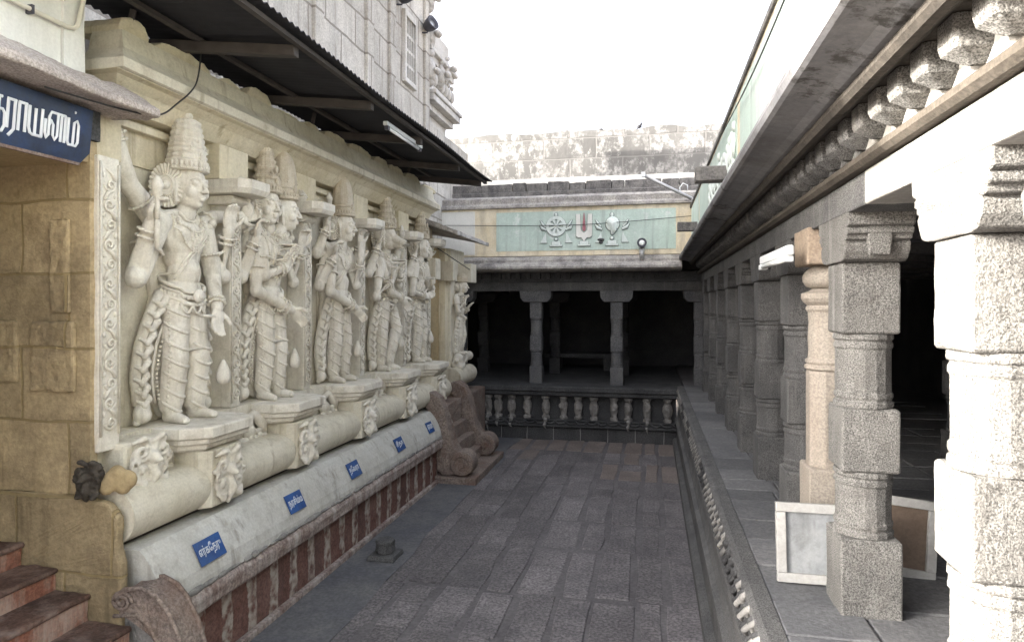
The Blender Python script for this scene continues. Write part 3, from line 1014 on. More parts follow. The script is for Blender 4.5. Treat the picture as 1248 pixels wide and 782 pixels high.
while y < 9.7:   # crusted mortar along the foot of the fascia
    l = rnd.uniform(.08, .3)
    m.ball((-3.02, y, .672), (rnd.uniform(.02, .045), l * .6, rnd.uniform(.012, .03)), nu=8, nv=5)
    y += l * .8
m.build('mortar_crust', M['dirty_white'], sh, smooth=True)
MB().box(-4.2, -3.36, 3.62, 10.1, 1.042, 1.12).build('recess', M['brown'], sh)
cx, cz, rr = -3.36, 1.25, .175
poly = [(cx + rr * math.sin(a), cz + rr * math.cos(a)) for a in [PI * i / 32 for i in range(33)]] + [(-4.0, cz - rr), (-4.0, cz + rr)]
MB().prism(poly, 'y', 3.56, 10.3).build('torus_moulding', M['cream'], sh, smooth=False, rough=.014, sub=2, tsize=.25)
MB().box(-4.6, -3.52, 3.62, 10.12, 1.412, 1.72).build('neck', M['cream'], sh, rough=.01, sub=3)
MB().box(-4.6, -3.72, 3.56, 10.12, 1.722, 3.62).build('wall', M['cream'], sh, rough=.014, sub=4, tsize=.4)
MB().box(-4.6, -3.70, 3.56, 10.12, 3.622, 3.95).build('upper_wall', M['yellow'], sh, rough=.012, sub=4)

def scroll(m, x, y, z, r0, hand, turns=1.5, tr=.011):
    pts, rad = [], []
    n = 18
    for i in range(n + 1):
        t = i / n
        a = hand * (t * turns * 2 * PI) + (PI if hand > 0 else 0)
        r = r0 * (1 - t * .85)
        pts.append((x + .004 + .006 * t, y + r * math.cos(a), z + r * math.sin(a)))
        rad.append(tr * (1 - .35 * t))
    m.tube(pts, rad, 6)

def pilaster(yc, w=.075, xf=-3.52, zt=3.46):
    p = MB().box(-3.719, xf, yc - w, yc + w, 1.722 if zt < 3.5 else 1.66, zt).build('pilaster', M['figure'], sh, bevel=.01)
    m = MB()
    for s in (-1, 1):
        m.box(xf, xf + .012, yc + s * (w - .012) - .006, yc + s * (w - .012) + .006, 1.76, zt - .04)
    z = 1.84
    k = 1
    while z < zt - .06:
        scroll(m, xf, yc + .006 * k, z, .047, k)
        m.tube([(xf + .003, yc + k * .045, z + .03), (xf + .008, yc + k * .02, z + .075), (xf + .003, yc - k * .03, z + .105)], [.012, .014, .005], 6)
        m.ball((xf + .002, yc - k * .045, z + .06), (.012, .014, .02), nu=6, nv=4)
        z += .128
        k = -k
    m.build('scroll_carving', M['figure'], p, smooth=True)
    return p

PIL = [3.62, 5.07, 6.29, 7.62, 9.06, 10.13]
for i, yc in enumerate(PIL):
    pilaster(yc, .085 if i == 0 else .07, -3.43 if i == 0 else -3.52, 3.56 if i == 0 else 3.46)
    if i:
        # rounded cushion, projecting bracket plate and wall block over the pilaster
        MB().prism([(-3.72, 3.46), (-3.51, 3.46), (-3.47, 3.48), (-3.46, 3.51), (-3.49, 3.54), (-3.72, 3.54)], 'y', yc - .11, yc + .11).build('cushion', M['figure'], sh, bevel=.012)
        br = MB()
        P = [(-3.71, yc - .20), (-3.36, yc - .20), (-3.27, yc - .13), (-3.27, yc + .13), (-3.36, yc + .20), (-3.71, yc + .20)]
        br.rings([[(q[0] - .03 * (q[0] > -3.6), yc + (q[1] - yc) * .93, 3.543) for q in P], [(q[0], q[1], 3.585) for q in P], [(q[0], q[1], 3.66) for q in P]])
        br.build('bracket_plate', M['figure'], sh, bevel=.006)
        MB().box(-3.69, -3.53, yc - .20, yc + .20, 3.663, 3.955).build('wall_block', M['yellow'], sh, bevel=.008)
# thin string course under the cornice
MB().box(-3.69, -3.63, 3.50, 10.15, 3.86, 3.915).build('string_course', M['yellow'], sh, bevel=.008)
MB().box(-3.719, -3.50, 3.52, 3.80, 3.562, 3.86).build('corner_block', M['yellow'], sh, bevel=.01)

def corner_sweep(prof, base_x, base_y, x_in, y_far):
    """profile of (outward, z) carried along the court face and round the near corner"""
    m = MB()
    A = [(base_x + o, y_far, z) for o, z in prof]
    B = [(base_x + o, base_y - o, z) for o, z in prof]
    C_ = [(x_in, base_y - o, z) for o, z in prof]
    n = len(prof)
    vs_ = A + B + C_
    fs = []
    for k in range(2):
        for i in range(n - 1):
            fs.append((k * n + i, k * n + i + 1, (k + 1) * n + i + 1, (k + 1) * n + i))
    m.add(vs_, fs)
    m.f.append(tuple(range(n)))
    m.f.append(tuple(2 * n + i for i in range(n - 1, -1, -1)))
    return m
corner_sweep([(0, 3.95), (.13, 3.955), (.17, 4.0), (.22, 4.07), (.285, 4.12), (.33, 4.135), (.33, 4.14), (0, 4.14)], -3.70, 3.95, -3.70, 10.15
             ).build('cornice', M['yellow'], sh, rough=.01, sub=2)
corner_sweep([(0, 4.142), (.34, 4.142), (.355, 4.15), (.355, 4.215), (.335, 4.235), (.29, 4.27), (.25, 4.33), (.23, 4.42), (.22, 4.46), (0, 4.46)], -3.70, 4.0, -3.72, 10.2
             ).build('upper_cornice', M['cream'], sh, rough=.014, sub=2)
m = MB()
y = 3.78
while y < 10.0:
    l = rnd.uniform(.25, .7)
    h = rnd.uniform(.03, .12)
    m.prism([(y, 4.45), (y + l, 4.45), (y + l, 4.462 + h * rnd.uniform(.2, .5)), (y + l * .86, 4.462 + h * .85), (y + l * .6, 4.462 + h), (y + l * .35, 4.462 + h * .97), (y + l * .12, 4.462 + h * .75), (y, 4.462 + h * rnd.uniform(.1, .4))], 'x', -3.85, -3.50)
    y += l + rnd.uniform(.02, .15)
m.build('broken_upstand', M['yellow'], sh, bevel=.02, rough=.03, sub=3)

# ---- pedestals with little carved figures
def carved_lump(seed, scale=1.0):
    """a bracket of curling foliage with a small beast face, facing +x, about .38 tall"""
    r_ = random.Random(seed)
    m = MB()
    def cu(y, z, r0, h, turns, tr, ph, x=.02):
        pts = []
        for t in range(19):
            a = ph + h * turns * 2 * PI * t / 18
            q = r0 * (1 - .85 * t / 18)
            pts.append((x + .035 * t / 18, y + q * math.cos(a), z + q * math.sin(a)))
        m.tube(pts, [tr * (1 - .45 * t / 18) for t in range(19)], 8)
    m.ball((-.01, 0, .19), (.045, .15, .17))
    for s in (-1, 1):
        cu(s * .095, .26, .075, s, 1.4, .024, .6 + r_.uniform(-.4, .4))
        cu(s * .085, .12, .065, -s, 1.3, .021, 2.2 + r_.uniform(-.5, .5))
        cu(s * .15, .19, .05, s, 1.2, .018, r_.uniform(0, 3))
        m.limb([(.02, s * .04, .05), (.05, s * .10, .02), (.03, s * .15, .06)], [.022, .028, .012], 8)
        m.limb([(.02, s * .03, .33), (.045, s * .08, .37), (.02, s * .15, .345)], [.02, .026, .012], 8)
    m.ball((.055, 0, .215), (.04, .042, .048))
    m.ball((.085, 0, .195), (.03, .03, .02))
    m.limb([(.04, 0, .15), (.06, .01, .08), (.03, -.02, -.02)], [.03, .034, .018], 8)
    for q in range(8):
        m.ball((.03, r_.uniform(-.14, .14), r_.uniform(.0, .36)), (.02, .022, .026), nu=8, nv=6)
    return m
lump_src = []
for sd_ in range(3):
    m = carved_lump(sd_ + 20)
    o = m.build('pedestal_carving', M['figure'])
    remesh(o, .011, 1)
    lump_src.append(o)
STAT_Y = [4.48, 5.68, 7.06, 8.42, 9.72]
for i, yc in enumerate(STAT_Y):
    m = MB()
    P = [(-3.72, yc - .40), (-3.30, yc - .38), (-3.12, yc - .25), (-3.12, yc + .25), (-3.30, yc + .38), (-3.72, yc + .40)]
    def sc(k, dx):
        return [(-3.72 + (q[0] + 3.72) * k + dx * 0, yc + (q[1] - yc) * k) for q in P]
    lv = [(.80, 1.525), (.86, 1.545), (.88, 1.575), (.94, 1.59), (.95, 1.625), (1.0, 1.635), (1.0, 1.705), (.985, 1.715)]
    m.rings([[(q[0], q[1], z) for q in sc(k, 0)] for k, z in lv])
    pd = m.build('pedestal', M['figure'], sh, bevel=.005, rough=.008, sub=2)
    m = MB()
    m.prism([(-3.6, yc - .23), (-3.26, yc - .23), (-3.18, yc - .18), (-3.18, yc + .18), (-3.26, yc + .23), (-3.6, yc + .23)], 'z', 1.10, 1.523)
    m.build('pedestal_block', M['cream'], pd, bevel=.01, rough=.01, sub=2)
    m = MB()   # tiny dentils beneath the slab
    for q in range(13):
        yy = yc - .24 + q * .04
        m.box(-3.19, -3.158, yy - .011, yy + .011, 1.592, 1.620)
    m.build('dentil_row', M['figure'], pd)
    # carving on the block
    if i < 3:
        o = lump_src[i]
    else:
        o = lump_src[i - 3].copy()
        COL.objects.link(o)
    o.parent = pd
    o.location = Vector((-3.19, yc, 1.13)) - origin_of(pd)
    # curling flank volutes either side of the pedestal
    m = MB()
    for s in (-1, 1):
        pts = []
        for t in range(20):
            a = t * .42
            r_ = .13 * (1 - t / 23)
            pts.append((-3.50 + .05 * math.sin(t * .2), yc + s * (.40 + r_ * math.cos(a)), 1.53 + r_ * math.sin(a) * .85))
        m.tube(pts, [.035 - .0008 * t for t in range(20)], 8)
        m.tube([(-3.49, yc + s * .27, 1.44), (-3.45, yc + s * .33, 1.54), (-3.47, yc + s * .43, 1.63), (-3.49, yc + s * .54, 1.60)], [.05, .055, .04, .015], 8)
        m.ball((-3.47, yc + s * .5, 1.49), (.055, .08, .07), nu=10, nv=8)
        for q in range(5):
            m.ball((-3.45, yc + s * (.3 + .07 * q), 1.42 + .02 * (q % 2)), (.035, .04, .035), nu=8, nv=6)
    m.build('volute', M['figure'], pd, smooth=True)

# makara head sticking out at the near corner and weathered lumps
m = MB()
m.box(-3.72, -3.36, 3.66, 4.06, 1.42, 1.69)
m.build('corner_stone', M['cream'], sh, bevel=.03, rough=.02, sub=4)
for (nm, loc_, rz_, sc_, mt_, sd_) in (('scroll_head', (-3.355, 3.86, 1.385), 0, (1.1, 1.0, .88), 'figure', 71), ('broken_scroll', (-3.42, 3.475, 1.40), -R(90), (1.0, .55, .62), 'brown', 72)):
    m = carved_lump(sd_)
    T_ = Matrix.Translation(loc_) @ Matrix.Rotation(rz_, 4, 'Z') @ Matrix.Diagonal((*sc_, 1))
    m.v = [tuple(T_ @ Vector(p)) for p in m.v]
    o = m.build(nm, M[mt_], sh)
    remesh(o, .009, 1)
m = MB()
for q in range(5):
    m.ball((-3.34 + .03 * q, 3.50 + .012 * q, 1.47 + .035 * (q % 3)), (.06, .04, .06), nu=10, nv=7)
o = m.build('broken_scroll', M['ochre_plain'], sh)
remesh(o, .011, 1)

# small blue name plates on the sloping fascia -------------------------------
def fascia_pt(y, t):
    a, b = Vector((-3.03, y, .79)), Vector((-3.11, y, .95))
    return a + (b - a) * t
plates = [(4.11, 'எர்கேதரு', .27, 'blue name plate with the longest white word, nearest the camera on the sloping plinth', .165),
          (5.25, 'நரசிம்ம', .25, 'blue name plate with faint white letters below the two headed statue', .165),
          (6.42, 'தேவரா', .25, 'blue name plate with pale letters, between the second and third pedestals', .165),
          (7.70, 'சீதா', .25, 'small blue name plate below the gap between third and fourth statues', .165),
          (8.85, 'ராமா', .22, 'faded light blue name plate, farthest from the camera near the stone balustrade', .155)]
for yc, txt, w, lab, h in plates:
    up = (Vector((-3.11, 0, .95)) - Vector((-3.03, 0, .79))).normalized()
    along = Vector((0, 1, 0))
    nrm = along.cross(up).normalized()
    if nrm.x < 0:
        nrm = -nrm
    c0 = fascia_pt(yc, .5) + nrm * .016
    fr = Matrix((along, up, nrm)).transposed().to_4x4() @ Matrix.Rotation(R(rnd.uniform(-2.5, 2.5)), 4, 'Z')
    fr.translation = c0
    t = thing('name_plate', lab, 'sign', tuple(c0), 0, 'blue name plates on the shrine plinth')
    MB().box(-w / 2, w / 2, -h / 2, h / 2, -.004, .004, fr).build('plate', M['plate_blue'], t)
    f2 = fr.copy()
    f2.translation = c0 + nrm * .0045 - along * (w * .43) - up * (h * .28)
    text_mesh('lettering', txt, M['lettering'], t, w * .86, h * .58, f2, .002)

# ================================================================ TIN AWNING
aw = thing('tin_awning', 'long black corrugated tin awning sloping out over the shrine statues', 'awning', (-3.0, 6.9, 4.6))
xi, zi, xo, zo = -3.85, 4.70, -2.42, 4.53
m = MB()
ys_ = [3.0 + i * .019 for i in range(int((10.0 - 3.0) / .019))]
rs = []
for yy in ys_:
    w = .011 * math.sin(2 * PI * yy / .076)
    sag = .012 * math.sin(yy * 1.9)
    rs.append([(xi, yy, zi + w), (xo, yy, zo + w + sag), (xo, yy, zo + w + sag + .003), (xi, yy, zi + w + .003)])
m.rings(rs)
m.build('sheet', M['tin'], aw)
for i, yy in enumerate([3.35, 4.4, 5.75, 7.1, 8.6, 9.75]):
    m = MB()
    m.box(-3.9, -2.55, yy - .035, yy + .035, -.05, .03)
    m.v = [(p[0], p[1], p[2] + zi - .05 + (p[0] - xi) / (xo - xi) * (zo - zi) - .02) for p in m.v]
    m.build('rafter', M['rafter'], aw, bevel=.006, rough=.01, sub=2)
for t in (.35, .93):
    x = xi + (xo - xi) * t
    z = zi + (zo - zi) * t - .03
    MB().box(x - .022, x + .022, 3.0, 9.95, z - .02, z + .012).build('purlin', M['rafter'], aw)
for yy in (3.9, 6.4, 9.2):
    MB().tube([(-3.55, yy, 4.45), (-3.5, yy, 4.64)], .022, 8).build('strut', M['rafter'], aw)

tl = thing('tube_light', 'slim fluorescent tube light hung under the black tin awning', 'lamp', (-2.62, 6.8, 4.45))
MB().box(-2.66, -2.61, 6.25, 7.30, 4.43, 4.47).build('housing', M['lamp_white'], tl, bevel=.006)
MB().tube([(-2.635, 6.32, 4.412), (-2.635, 7.23, 4.412)], .014, 10).build('tube', M['lamp_glass'], tl, smooth=True)
m = MB()
for yy in (6.3, 7.25):
    m.box(-2.655, -2.615, yy - .025, yy + .025, 4.39, 4.429)
m.build('end_cap', M['lamp_dark'], tl)

# ================================================================ TOWER WALL ABOVE
tw = thing('tower_wall', 'tall whitewashed block wall of the tower rising above the tin awning', 'tower', (-5.2, 5.5, 3.9))
TY0, TY1, TX = 1.30, 11.5, -4.02
TOP = 9.0
MB().box(-7.5, TX, TY0, TY1, 3.9, TOP).build('wall', M['tower'], tw, rough=.02, sub=4)
for yy in (4.5, 5.6, 7.4, 8.9, 9.75, 11.38):
    MB().box(TX, TX + .05, yy - .11, yy + .11, 4.6, TOP - .2).build('pilaster', M['tower'], tw, bevel=.008, rough=.012, sub=3)
f = MB()
f.box(TX, TX + .07, 10.22, 10.28, 6.3, 7.5).box(TX, TX + .07, 10.72, 10.78, 6.3, 7.5).box(TX, TX + .07, 10.281, 10.719, 7.40, 7.5).box(TX, TX + .07, 10.281, 10.719, 6.3, 6.38)
f = f.build('lattice_window', M['tower_plain'], tw, bevel=.008)
m = MB()
for i in range(4):
    m.box(TX + .002, TX + .04, 10.34 + .1 * i, 10.365 + .1 * i, 6.381, 7.399)
for z in (6.6, 6.85, 7.1):
    m.box(TX + .002, TX + .035, 10.281, 10.719, z, z + .05)
m.build('lattice', M['tower_plain'], f)
MB().box(TX + .0012, TX + .0035, 10.281, 10.719, 6.381, 7.399).build('opening', M['granite_dark'], f)
# ornate stepped cornice bands and niches past the tower corner
z = 6.05
bands = [(.02, .0, .22), (.16, .22, .34), (.30, .34, .46), (.34, .46, .54), (.16, .54, .74), (.06, .74, 1.15), (.18, 1.15, 1.28), (.26, 1.28, 1.36), (.08, 1.36, 1.9)]
for o_, z0, z1 in bands:
    MB().box(-6.8, -4.2 + o_, 11.52, 13.1 + o_ * .5, z + z0 + .001, z + z1 - .001).build('tier_moulding', M['tower_plain'], tw, bevel=.015, rough=.02, sub=3)
m = MB()
for i in range(7):
    yy = 11.75 + i * .22
    m.ball((-3.98, yy, z + .40), (.09, .08, .05), nu=8, nv=6)
    m.ball((-4.05, yy, z + .85), (.08, .07, .13), nu=8, nv=6)
    m.ball((-4.04, yy, z + 1.03), .05, nu=8, nv=6)
m.build('tier_ornament', M['tower_plain'], tw, smooth=True)
m = MB()
for (yy, zz, sc_) in ((11.56, 6.85, 1), (11.6, 7.55, .9), (11.58, 8.2, .8), (12.2, 7.0, .8), (12.6, 7.25, .7)):
    m.limb([(-4.02, yy, zz - .1), (-3.98, yy, zz + .15 * sc_), (-4.0, yy, zz + .3 * sc_)], [.12 * sc_, .10 * sc_, .06 * sc_])
    m.ball((-3.98, yy, zz + .4 * sc_), .075 * sc_)
    m.ball((-3.86, yy + .03, zz + .08), (.07, .12, .06))
m.build('tier_figure', M['tower_plain'], tw, smooth=True, rough=.03, sub=1)
MB().box(-9, -4.1, 11.5, 14.5, 0, 6.05).build('lower_wall_sun_block', M['tower'], tw, rough=.02, sub=3)  # extended unseen to block low sun from the gallery floor
for i, (yy, zz, lab) in enumerate([(11.22, 7.62, 'dark round flood lamp beside the tower corner, the lower of two'), (10.0, 7.58, 'dark round flood lamp cut by the top edge of the photo, left of its twin')]):
    t = thing('flood_lamp', lab, 'lamp', (-3.97, yy, zz), 0, 'dark lamps on the tower wall')
    rot = Matrix.Translation((-3.88, yy, zz)) @ Matrix.Rotation(R(70), 4, 'Y') @ Matrix.Rotation(R(25), 4, 'X')
    MB().lathe([(.03, -.10), (.08, -.09), (.11, -.02), (.125, .07), (.13, .10), (.10, .10), (.06, .03)], 18, rot).build('housing', M['lamp_dark'], t, smooth=True)
    MB().lathe([(.02, .04), (.07, .05), (.075, .06), (.02, .065)], 14, rot).build('lens', M['steel'], t, smooth=True)
    MB().tube([(-4.03, yy, zz - .12), (-3.93, yy, zz - .13), (-3.9, yy, zz - .02)], .016, 6).build('bracket', M['lamp_dark'], t)

# ================================================================ DOORWAY PORCH AT THE NEAR LEFT
po = thing('doorway_porch', 'ochre doorway of a porch under a broken granite roof slab at the near left', 'porch', (-4.2, 2.6, 0))
MB().box(-6.5, -3.46, 3.50, 3.555, -.04, 3.64).build('side_wall', M['ochre'], po, rough=.03, sub=5, tsize=.25)
for (x0, x1, z0, z1) in ((-3.75, -3.60, 2.55, 3.15), (-3.9, -3.56, 2.05, 2.5), (-4.6, -4.0, 2.1, 2.5)):
    MB().box(x0, x1, 3.475, 3.51, z0, z1).build('raised_stone', M['ochre'], po, bevel=.02, rough=.03, sub=4, tsize=.1)
MB().prism([(-6.5, .0), (-3.22, .0), (-3.20, .6), (-3.20, 1.0), (-3.23, 1.08), (-3.23, 1.28), (-3.30, 1.37), (-3.50, 1.40), (-6.5, 1.40)], 'y', 3.465, 3.53).build('plinth_end', M['ochre'], po, bevel=.02, rough=.02, sub=4)
MB().box(-6.5, -3.47, 1.25, 3.498, 3.50, 3.64).build('ceiling', M['ochre_plain'], po, rough=.01, sub=3)
MB().box(-6.6, -6.5, 1.25, 3.5, -.04, 3.64).build('rear_wall', M['ochre_plain'], po)
MB().box(-6.5, -3.5, 1.2, 1.32, -.04, 3.5).build('near_jamb', M['ochre_plain'], po)
m = MB()
P = [(-6.5, 1.2), (-3.24, 1.2), (-3.25, 1.9), (-3.22, 2.7), (-3.27, 3.3), (-3.24, 3.72), (-3.40, 3.80), (-3.48, 3.74), (-6.5, 3.74)]
m.rings([[(q[0] + .10 * (q[0] > -4), q[1], 3.832) for q in P], [(q[0] + .10 * (q[0] > -4), q[1], 3.87) for q in P], [(q[0], q[1], 3.95) for q in P], [(q[0] - .14 * (q[0] > -4), q[1] - .05 * (q[1] > 3.6), 4.03) for q in P]])
m.build('roof_slab', M['slab'], po, bevel=.012, rough=.035, sub=4, tsize=.15)
MB().box(-6.5, -3.44, 1.25, 3.56, 3.642, 3.83).build('lintel', M['granite_dark'], po, rough=.01, sub=3)
MB().box(-6.5, -3.52, 1.3, 3.35, 4.02, 5.1).build('upper_wall', M['white'], po, rough=.01, sub=4)
MB().box(-4.1, -3.50, 3.352, 3.50, 4.0, 4.9).build('upper_wall', M['white'], po, rough=.02, sub=3)
MB().box(-3.52, -3.42, 1.3, 3.0, 4.52, 4.58).build('string_moulding', M['yellow'], po, bevel=.01)
MB().box(-3.52, -3.36, 1.3, 2.9, 4.70, 4.77).build('string_moulding', M['yellow'], po, bevel=.01)
MB().box(-3.52, -3.44, 2.7, 3.16, 4.40, 4.46).build('string_moulding', M['yellow'], po, bevel=.01)
cd = thing('conduit_pipe', 'cream electrical conduit bending upward across the white wall at top left', 'pipe', (-3.49, 3.0, 4.3))
MB().tube([(-3.485, 1.3, 4.30), (-3.485, 3.36, 4.30), (-3.478, 3.40, 4.305), (-3.47, 3.42, 4.33), (-3.40, 3.46, 4.75), (-3.38, 3.47, 4.95)], .014, 10).build('pipe', M['pipe'], cd, smooth=True)
m = MB()
for yy in (2.0, 3.12):
    m.box(-3.515, -3.468, yy - .008, yy + .008, 4.275, 4.325)
m.build('clip', M['lamp_dark'], cd)

# sign board
fr = Matrix.Rotation(R(0), 4, 'Z')
fr = Matrix((Vector((0, 1, 0)), Vector((.10, 0, .995)), Vector((.995, 0, -.10)))).transposed().to_4x4()
fr.translation = (-3.385, 2.45, 3.63)
sb = thing('sign_board', 'dark blue sign board with large white lettering hanging below the granite slab', 'sign', (-3.385, 2.45, 3.63))
m = MB()
W, H_ = .97, .165
m.rings([[(-1.2, -H_, z), (W - .06, -H_ + .0, z), (W, -H_ + .07, z), (W, H_, z), (-1.2, H_, z)] for z in (-.012, .012)], mat=fr)
m.build('board', M['blue'], sb)
# lettering drawn as strokes: the last syllables of the word are in view
LET = {
 'u': (.95, [[(.55, .75), (.45, .95), (.2, .95), (.05, .7), (.05, .25), (.2, .02), (.9, .02)], [(.55, .75), (.5, .5), (.3, .45)]]),
 'th': (.80, [[(0, 1), (.52, 1)], [(.12, 1), (.12, .28), (.22, .12), (.36, .22), (.36, 1)], [(.12, .58), (.58, .58), (.72, .45), (.74, .05), (.6, -.16), (.25, -.2), (.05, -.12)]]),
 'dot': (.0, [[(-.42, 1.26), (-.36, 1.26)]]),
 'ra': (.62, [[(0, 1), (.5, 1)], [(.06, 1), (.06, 0)], [(.44, 1), (.44, 0), (.3, -.14), (.16, -.26)]]),
 'aa': (.60, [[(0, 1), (.5, 1)], [(.06, 1), (.06, 0)], [(.44, 1), (.44, 0)]]),
 'ya': (1.0, [[(.05, 1), (.05, .25), (.14, .05), (.3, 0), (.86, 0)], [(.42, .95), (.42, 0)], [(.82, 1), (.82, 0)]]),
 'nna': (1.42, [[(.03, .7), (.03, .2), (.13, .02), (.25, .16), (.25, .8), (.36, 1), (1.28, 1)], [(.25, .5), (.38, .7), (.52, .55), (.52, .18), (.66, .02), (.8, .18), (.8, 1)], [(1.03, 1), (1.03, 0)], [(1.27, 1), (1.27, 0)]]),
 'ma': (.85, [[(.05, 1), (.05, .12), (.14, 0), (.62, 0), (.74, .15), (.74, .8), (.62, .96), (.44, .86), (.42, 0)]]),
}
word = ['u', 'th', 'dot', 'th', 'ra', 'aa', 'ya', 'nna', 'ma', 'dot']
tot = sum(LET[k][0] for k in word)
LH, LW = .155, .72 / tot
x = .885 - LW * tot
m = MB()
for k in word:
    w_, sts = LET[k]
    for st_ in sts:
        m.tube([fr @ Vector((x + p[0] * LW, -.075 + p[1] * LH, .0125)) for p in st_], .0088, 6)
    x += w_ * LW
m.build('lettering', M['lettering'], sb)
MB().box(-1.2, W - .07, -H_ - .018, -H_ - .001, -.014, .016, fr).build('frame_edge', M['rubble'], sb)

# red steps up into the doorway
VOFF = .17
st = thing('entrance_steps', 'worn red stone steps with limewashed risers climbing into the near left doorway', 'steps', (-3.8, 2.6, 0))
nos = [(-2.86, .47), (-3.13, .64), (-3.43, .81), (-3.67, .95), (-3.93, 1.09), (-4.2, 1.23), (-4.5, 1.37)]
for i, (x, z) in enumerate(nos):
    xb_ = nos[i + 1][0] if i + 1 < len(nos) else -6.0
    s_ = MB().box(xb_ - .15, x + .018, 1.34, 3.462, z - .035, z).build('step', M['redstep'], st, bevel=.014, rough=.025, sub=4, tsize=.12)
    MB().box(xb_, x, 1.34, 3.458, z - .30 if i else -.04, z - .036).build('riser', M['redriser'], s_, bevel=.008, rough=.02, sub=4, tsize=.12)

# broken volute stone closing the steps
vl = thing('volute_stone', 'rust stained broken balustrade stone at the near end of the shrine plinth', 'stone', (-3.1, 3.7, 0))
poly = [(-3.42, .78), (-3.34, .85), (-3.22, .87), (-3.12, .83), (-3.04, .75), (-2.97, .62), (-2.91, .45), (-2.87, .25), (-2.85, -.04),
        (-3.01, -.04), (-3.02, .2), (-3.06, .4), (-3.11, .55), (-3.17, .65), (-3.25, .70), (-3.34, .69), (-3.42, .68)]
MB().prism([(p[0] + VOFF, p[1]) for p in poly], 'y', 3.47, 3.64).build('curved_rail', M['rubble'], vl, bevel=.014, rough=.018, sub=3, tsize=.1)
m = MB()
for k_ in (3.465, 3.645):
    m.tube([(p[0] + VOFF, k_, p[1]) for p in poly[:9]], .016, 6)
    m.tube([(p[0] + VOFF, k_, p[1]) for p in poly[9:]], .014, 6)
sp_ = [(-3.36 + VOFF + .075 * (1 - t_ / 28) * math.cos(t_ * .55), 3.463, .775 + .065 * (1 - t_ / 28) * math.sin(t_ * .55)) for t_ in range(26)]
m.tube(sp_, .013, 6)
m.build('carved_fillet', M['rubble'], vl, smooth=True, rough=.008, sub=1)
MB().prism([(p[0] + VOFF, p[1]) for p in [(-3.46, .675), (-3.34, .68), (-3.25, .69), (-3.18, .64), (-3.13, .55), (-3.07, .38), (-3.03, .2), (-3.03, -.04), (-3.46, -.04)]], 'y', 3.50, 3.60).build('panel', M['dirty_white'], vl, rough=.02, sub=3)

# ================================================================ FAR SIDE CHAPEL AND BALUSTRADE
fc = thing('side_chapel', 'narrow ochre chapel doorway under a tilted slab at the far end of the shrine', 'porch', (-3.8, 11, 0))
MB().box(-5.5, -3.62, 10.16, 10.95, .0, 3.6).build('wall', M['ochre_plain'], fc, rough=.02, sub=4)
MB().box(-5.5, -3.50, 10.95, 11.10, .6, 3.6).build('door_jamb', M['yellow'], fc, bevel=.01, rough=.012, sub=3)
MB().box(-5.5, -3.45, 11.101, 11.95, .6, 3.6).build('end_pier', M['cream'], fc, bevel=.01, rough=.012, sub=3)
for ya, yb, xx in ((10.06, 10.32, -3.38), (10.9, 11.14, -3.34), (11.55, 11.92, -3.20)):
    MB().box(-3.7, xx, ya, yb, 3.02, 3.36).build('bracket_block', M['cream'], fc, bevel=.01)
m = MB()
m.rings([[(-5.5, 9.98, 3.98), (-3.7, 9.98, 3.98), (-3.0, 10.02, 3.72), (-2.98, 12.0, 3.70), (-3.7, 12.05, 3.98), (-5.5, 12.05, 3.98)],
         [(-5.5, 9.98, 4.06), (-3.68, 9.98, 4.06), (-3.0, 10.02, 3.79), (-2.98, 12.0, 3.77), (-3.68, 12.05, 4.06), (-5.5, 12.05, 4.06)]])
m.build('roof_slab', M['coping'], fc, bevel=.012, rough=.03, sub=3)
poly = [(cx + rr * math.sin(a), cz + rr * math.cos(a)) for a in [PI * i / 14 for i in range(15)]] + [(-4.0, cz - rr), (-4.0, cz + rr)]
MB().prism([(p[0] - .02, p[1] + .08) for p in poly], 'y', 10.9, 11.98).build('torus_moulding', M['cream'], fc, rough=.014, sub=2)
m = MB()
for q in range(14):
    m.ball((-3.36 + rnd.uniform(-.05, .06), 11.2 + rnd.uniform(-.25, .7), 1.55 + rnd.uniform(-.08, .14)), rnd.uniform(.05, .1), nu=8, nv=6)
o = m.build('carving', M['figure'], fc)
remesh(o, .018, 1)
MB().box(-5.2, -3.10, 9.76, 12.2, -.04, 1.06).build('plinth', M['rubble'], fc, bevel=.02, rough=.03, sub=4)

bl = thing('stair_balustrade', 'rust brown stone stair balustrade ending in two scroll wheels on a low block', 'balustrade', (-2.8, 10, 0))
MB().box(-3.12, -2.47, 9.15, 11.0, -.04, .10).build('base_block', M['rubble'], bl, bevel=.015, rough=.02, sub=4)
def rail(yc, w):
    poly = [(-3.30, 1.30), (-3.18, 1.32), (-3.06, 1.24), (-2.98, 1.08), (-2.92, .86), (-2.86, .62), (-2.78, .46), (-2.66, .44), (-2.66, .12), (-2.98, .101), (-3.08, .16), (-3.10, .45), (-3.12, .75), (-3.20, 1.02), (-3.30, 1.12)]
    r = MB().prism(poly, 'y', yc - w, yc + w).build('curved_rail', M['rubble'], bl, bevel=.02, rough=.03, sub=3, tsize=.1)
    rot = Matrix.Translation((-2.70, yc, .285)) @ Matrix.Rotation(R(90), 4, 'X')
    m = MB().lathe([(.0, -w - .035), (.05, -w - .04), (.055, -w - .02), (.10, -w - .02), (.11, -w - .035), (.165, -w - .03), (.18, -w - .01), (.18, w + .01), (.165, w + .03), (.11, w + .035), (.10, w + .02), (.055, w + .02), (.05, w + .04), (.0, w + .035)], 28, rot)
    m.build('scroll_wheel', M['rubble'], r, bevel=.004, rough=.012, sub=2)
rail(9.36, .13)
rail(10.72, .13)
m = MB()
for i, (x, z) in enumerate([(-2.75, .28), (-2.88, .5), (-3.0, .72), (-3.1, .9)]):
    m.box(-3.3, x, 9.495, 10.585, .101 if i == 0 else z - .22, z)
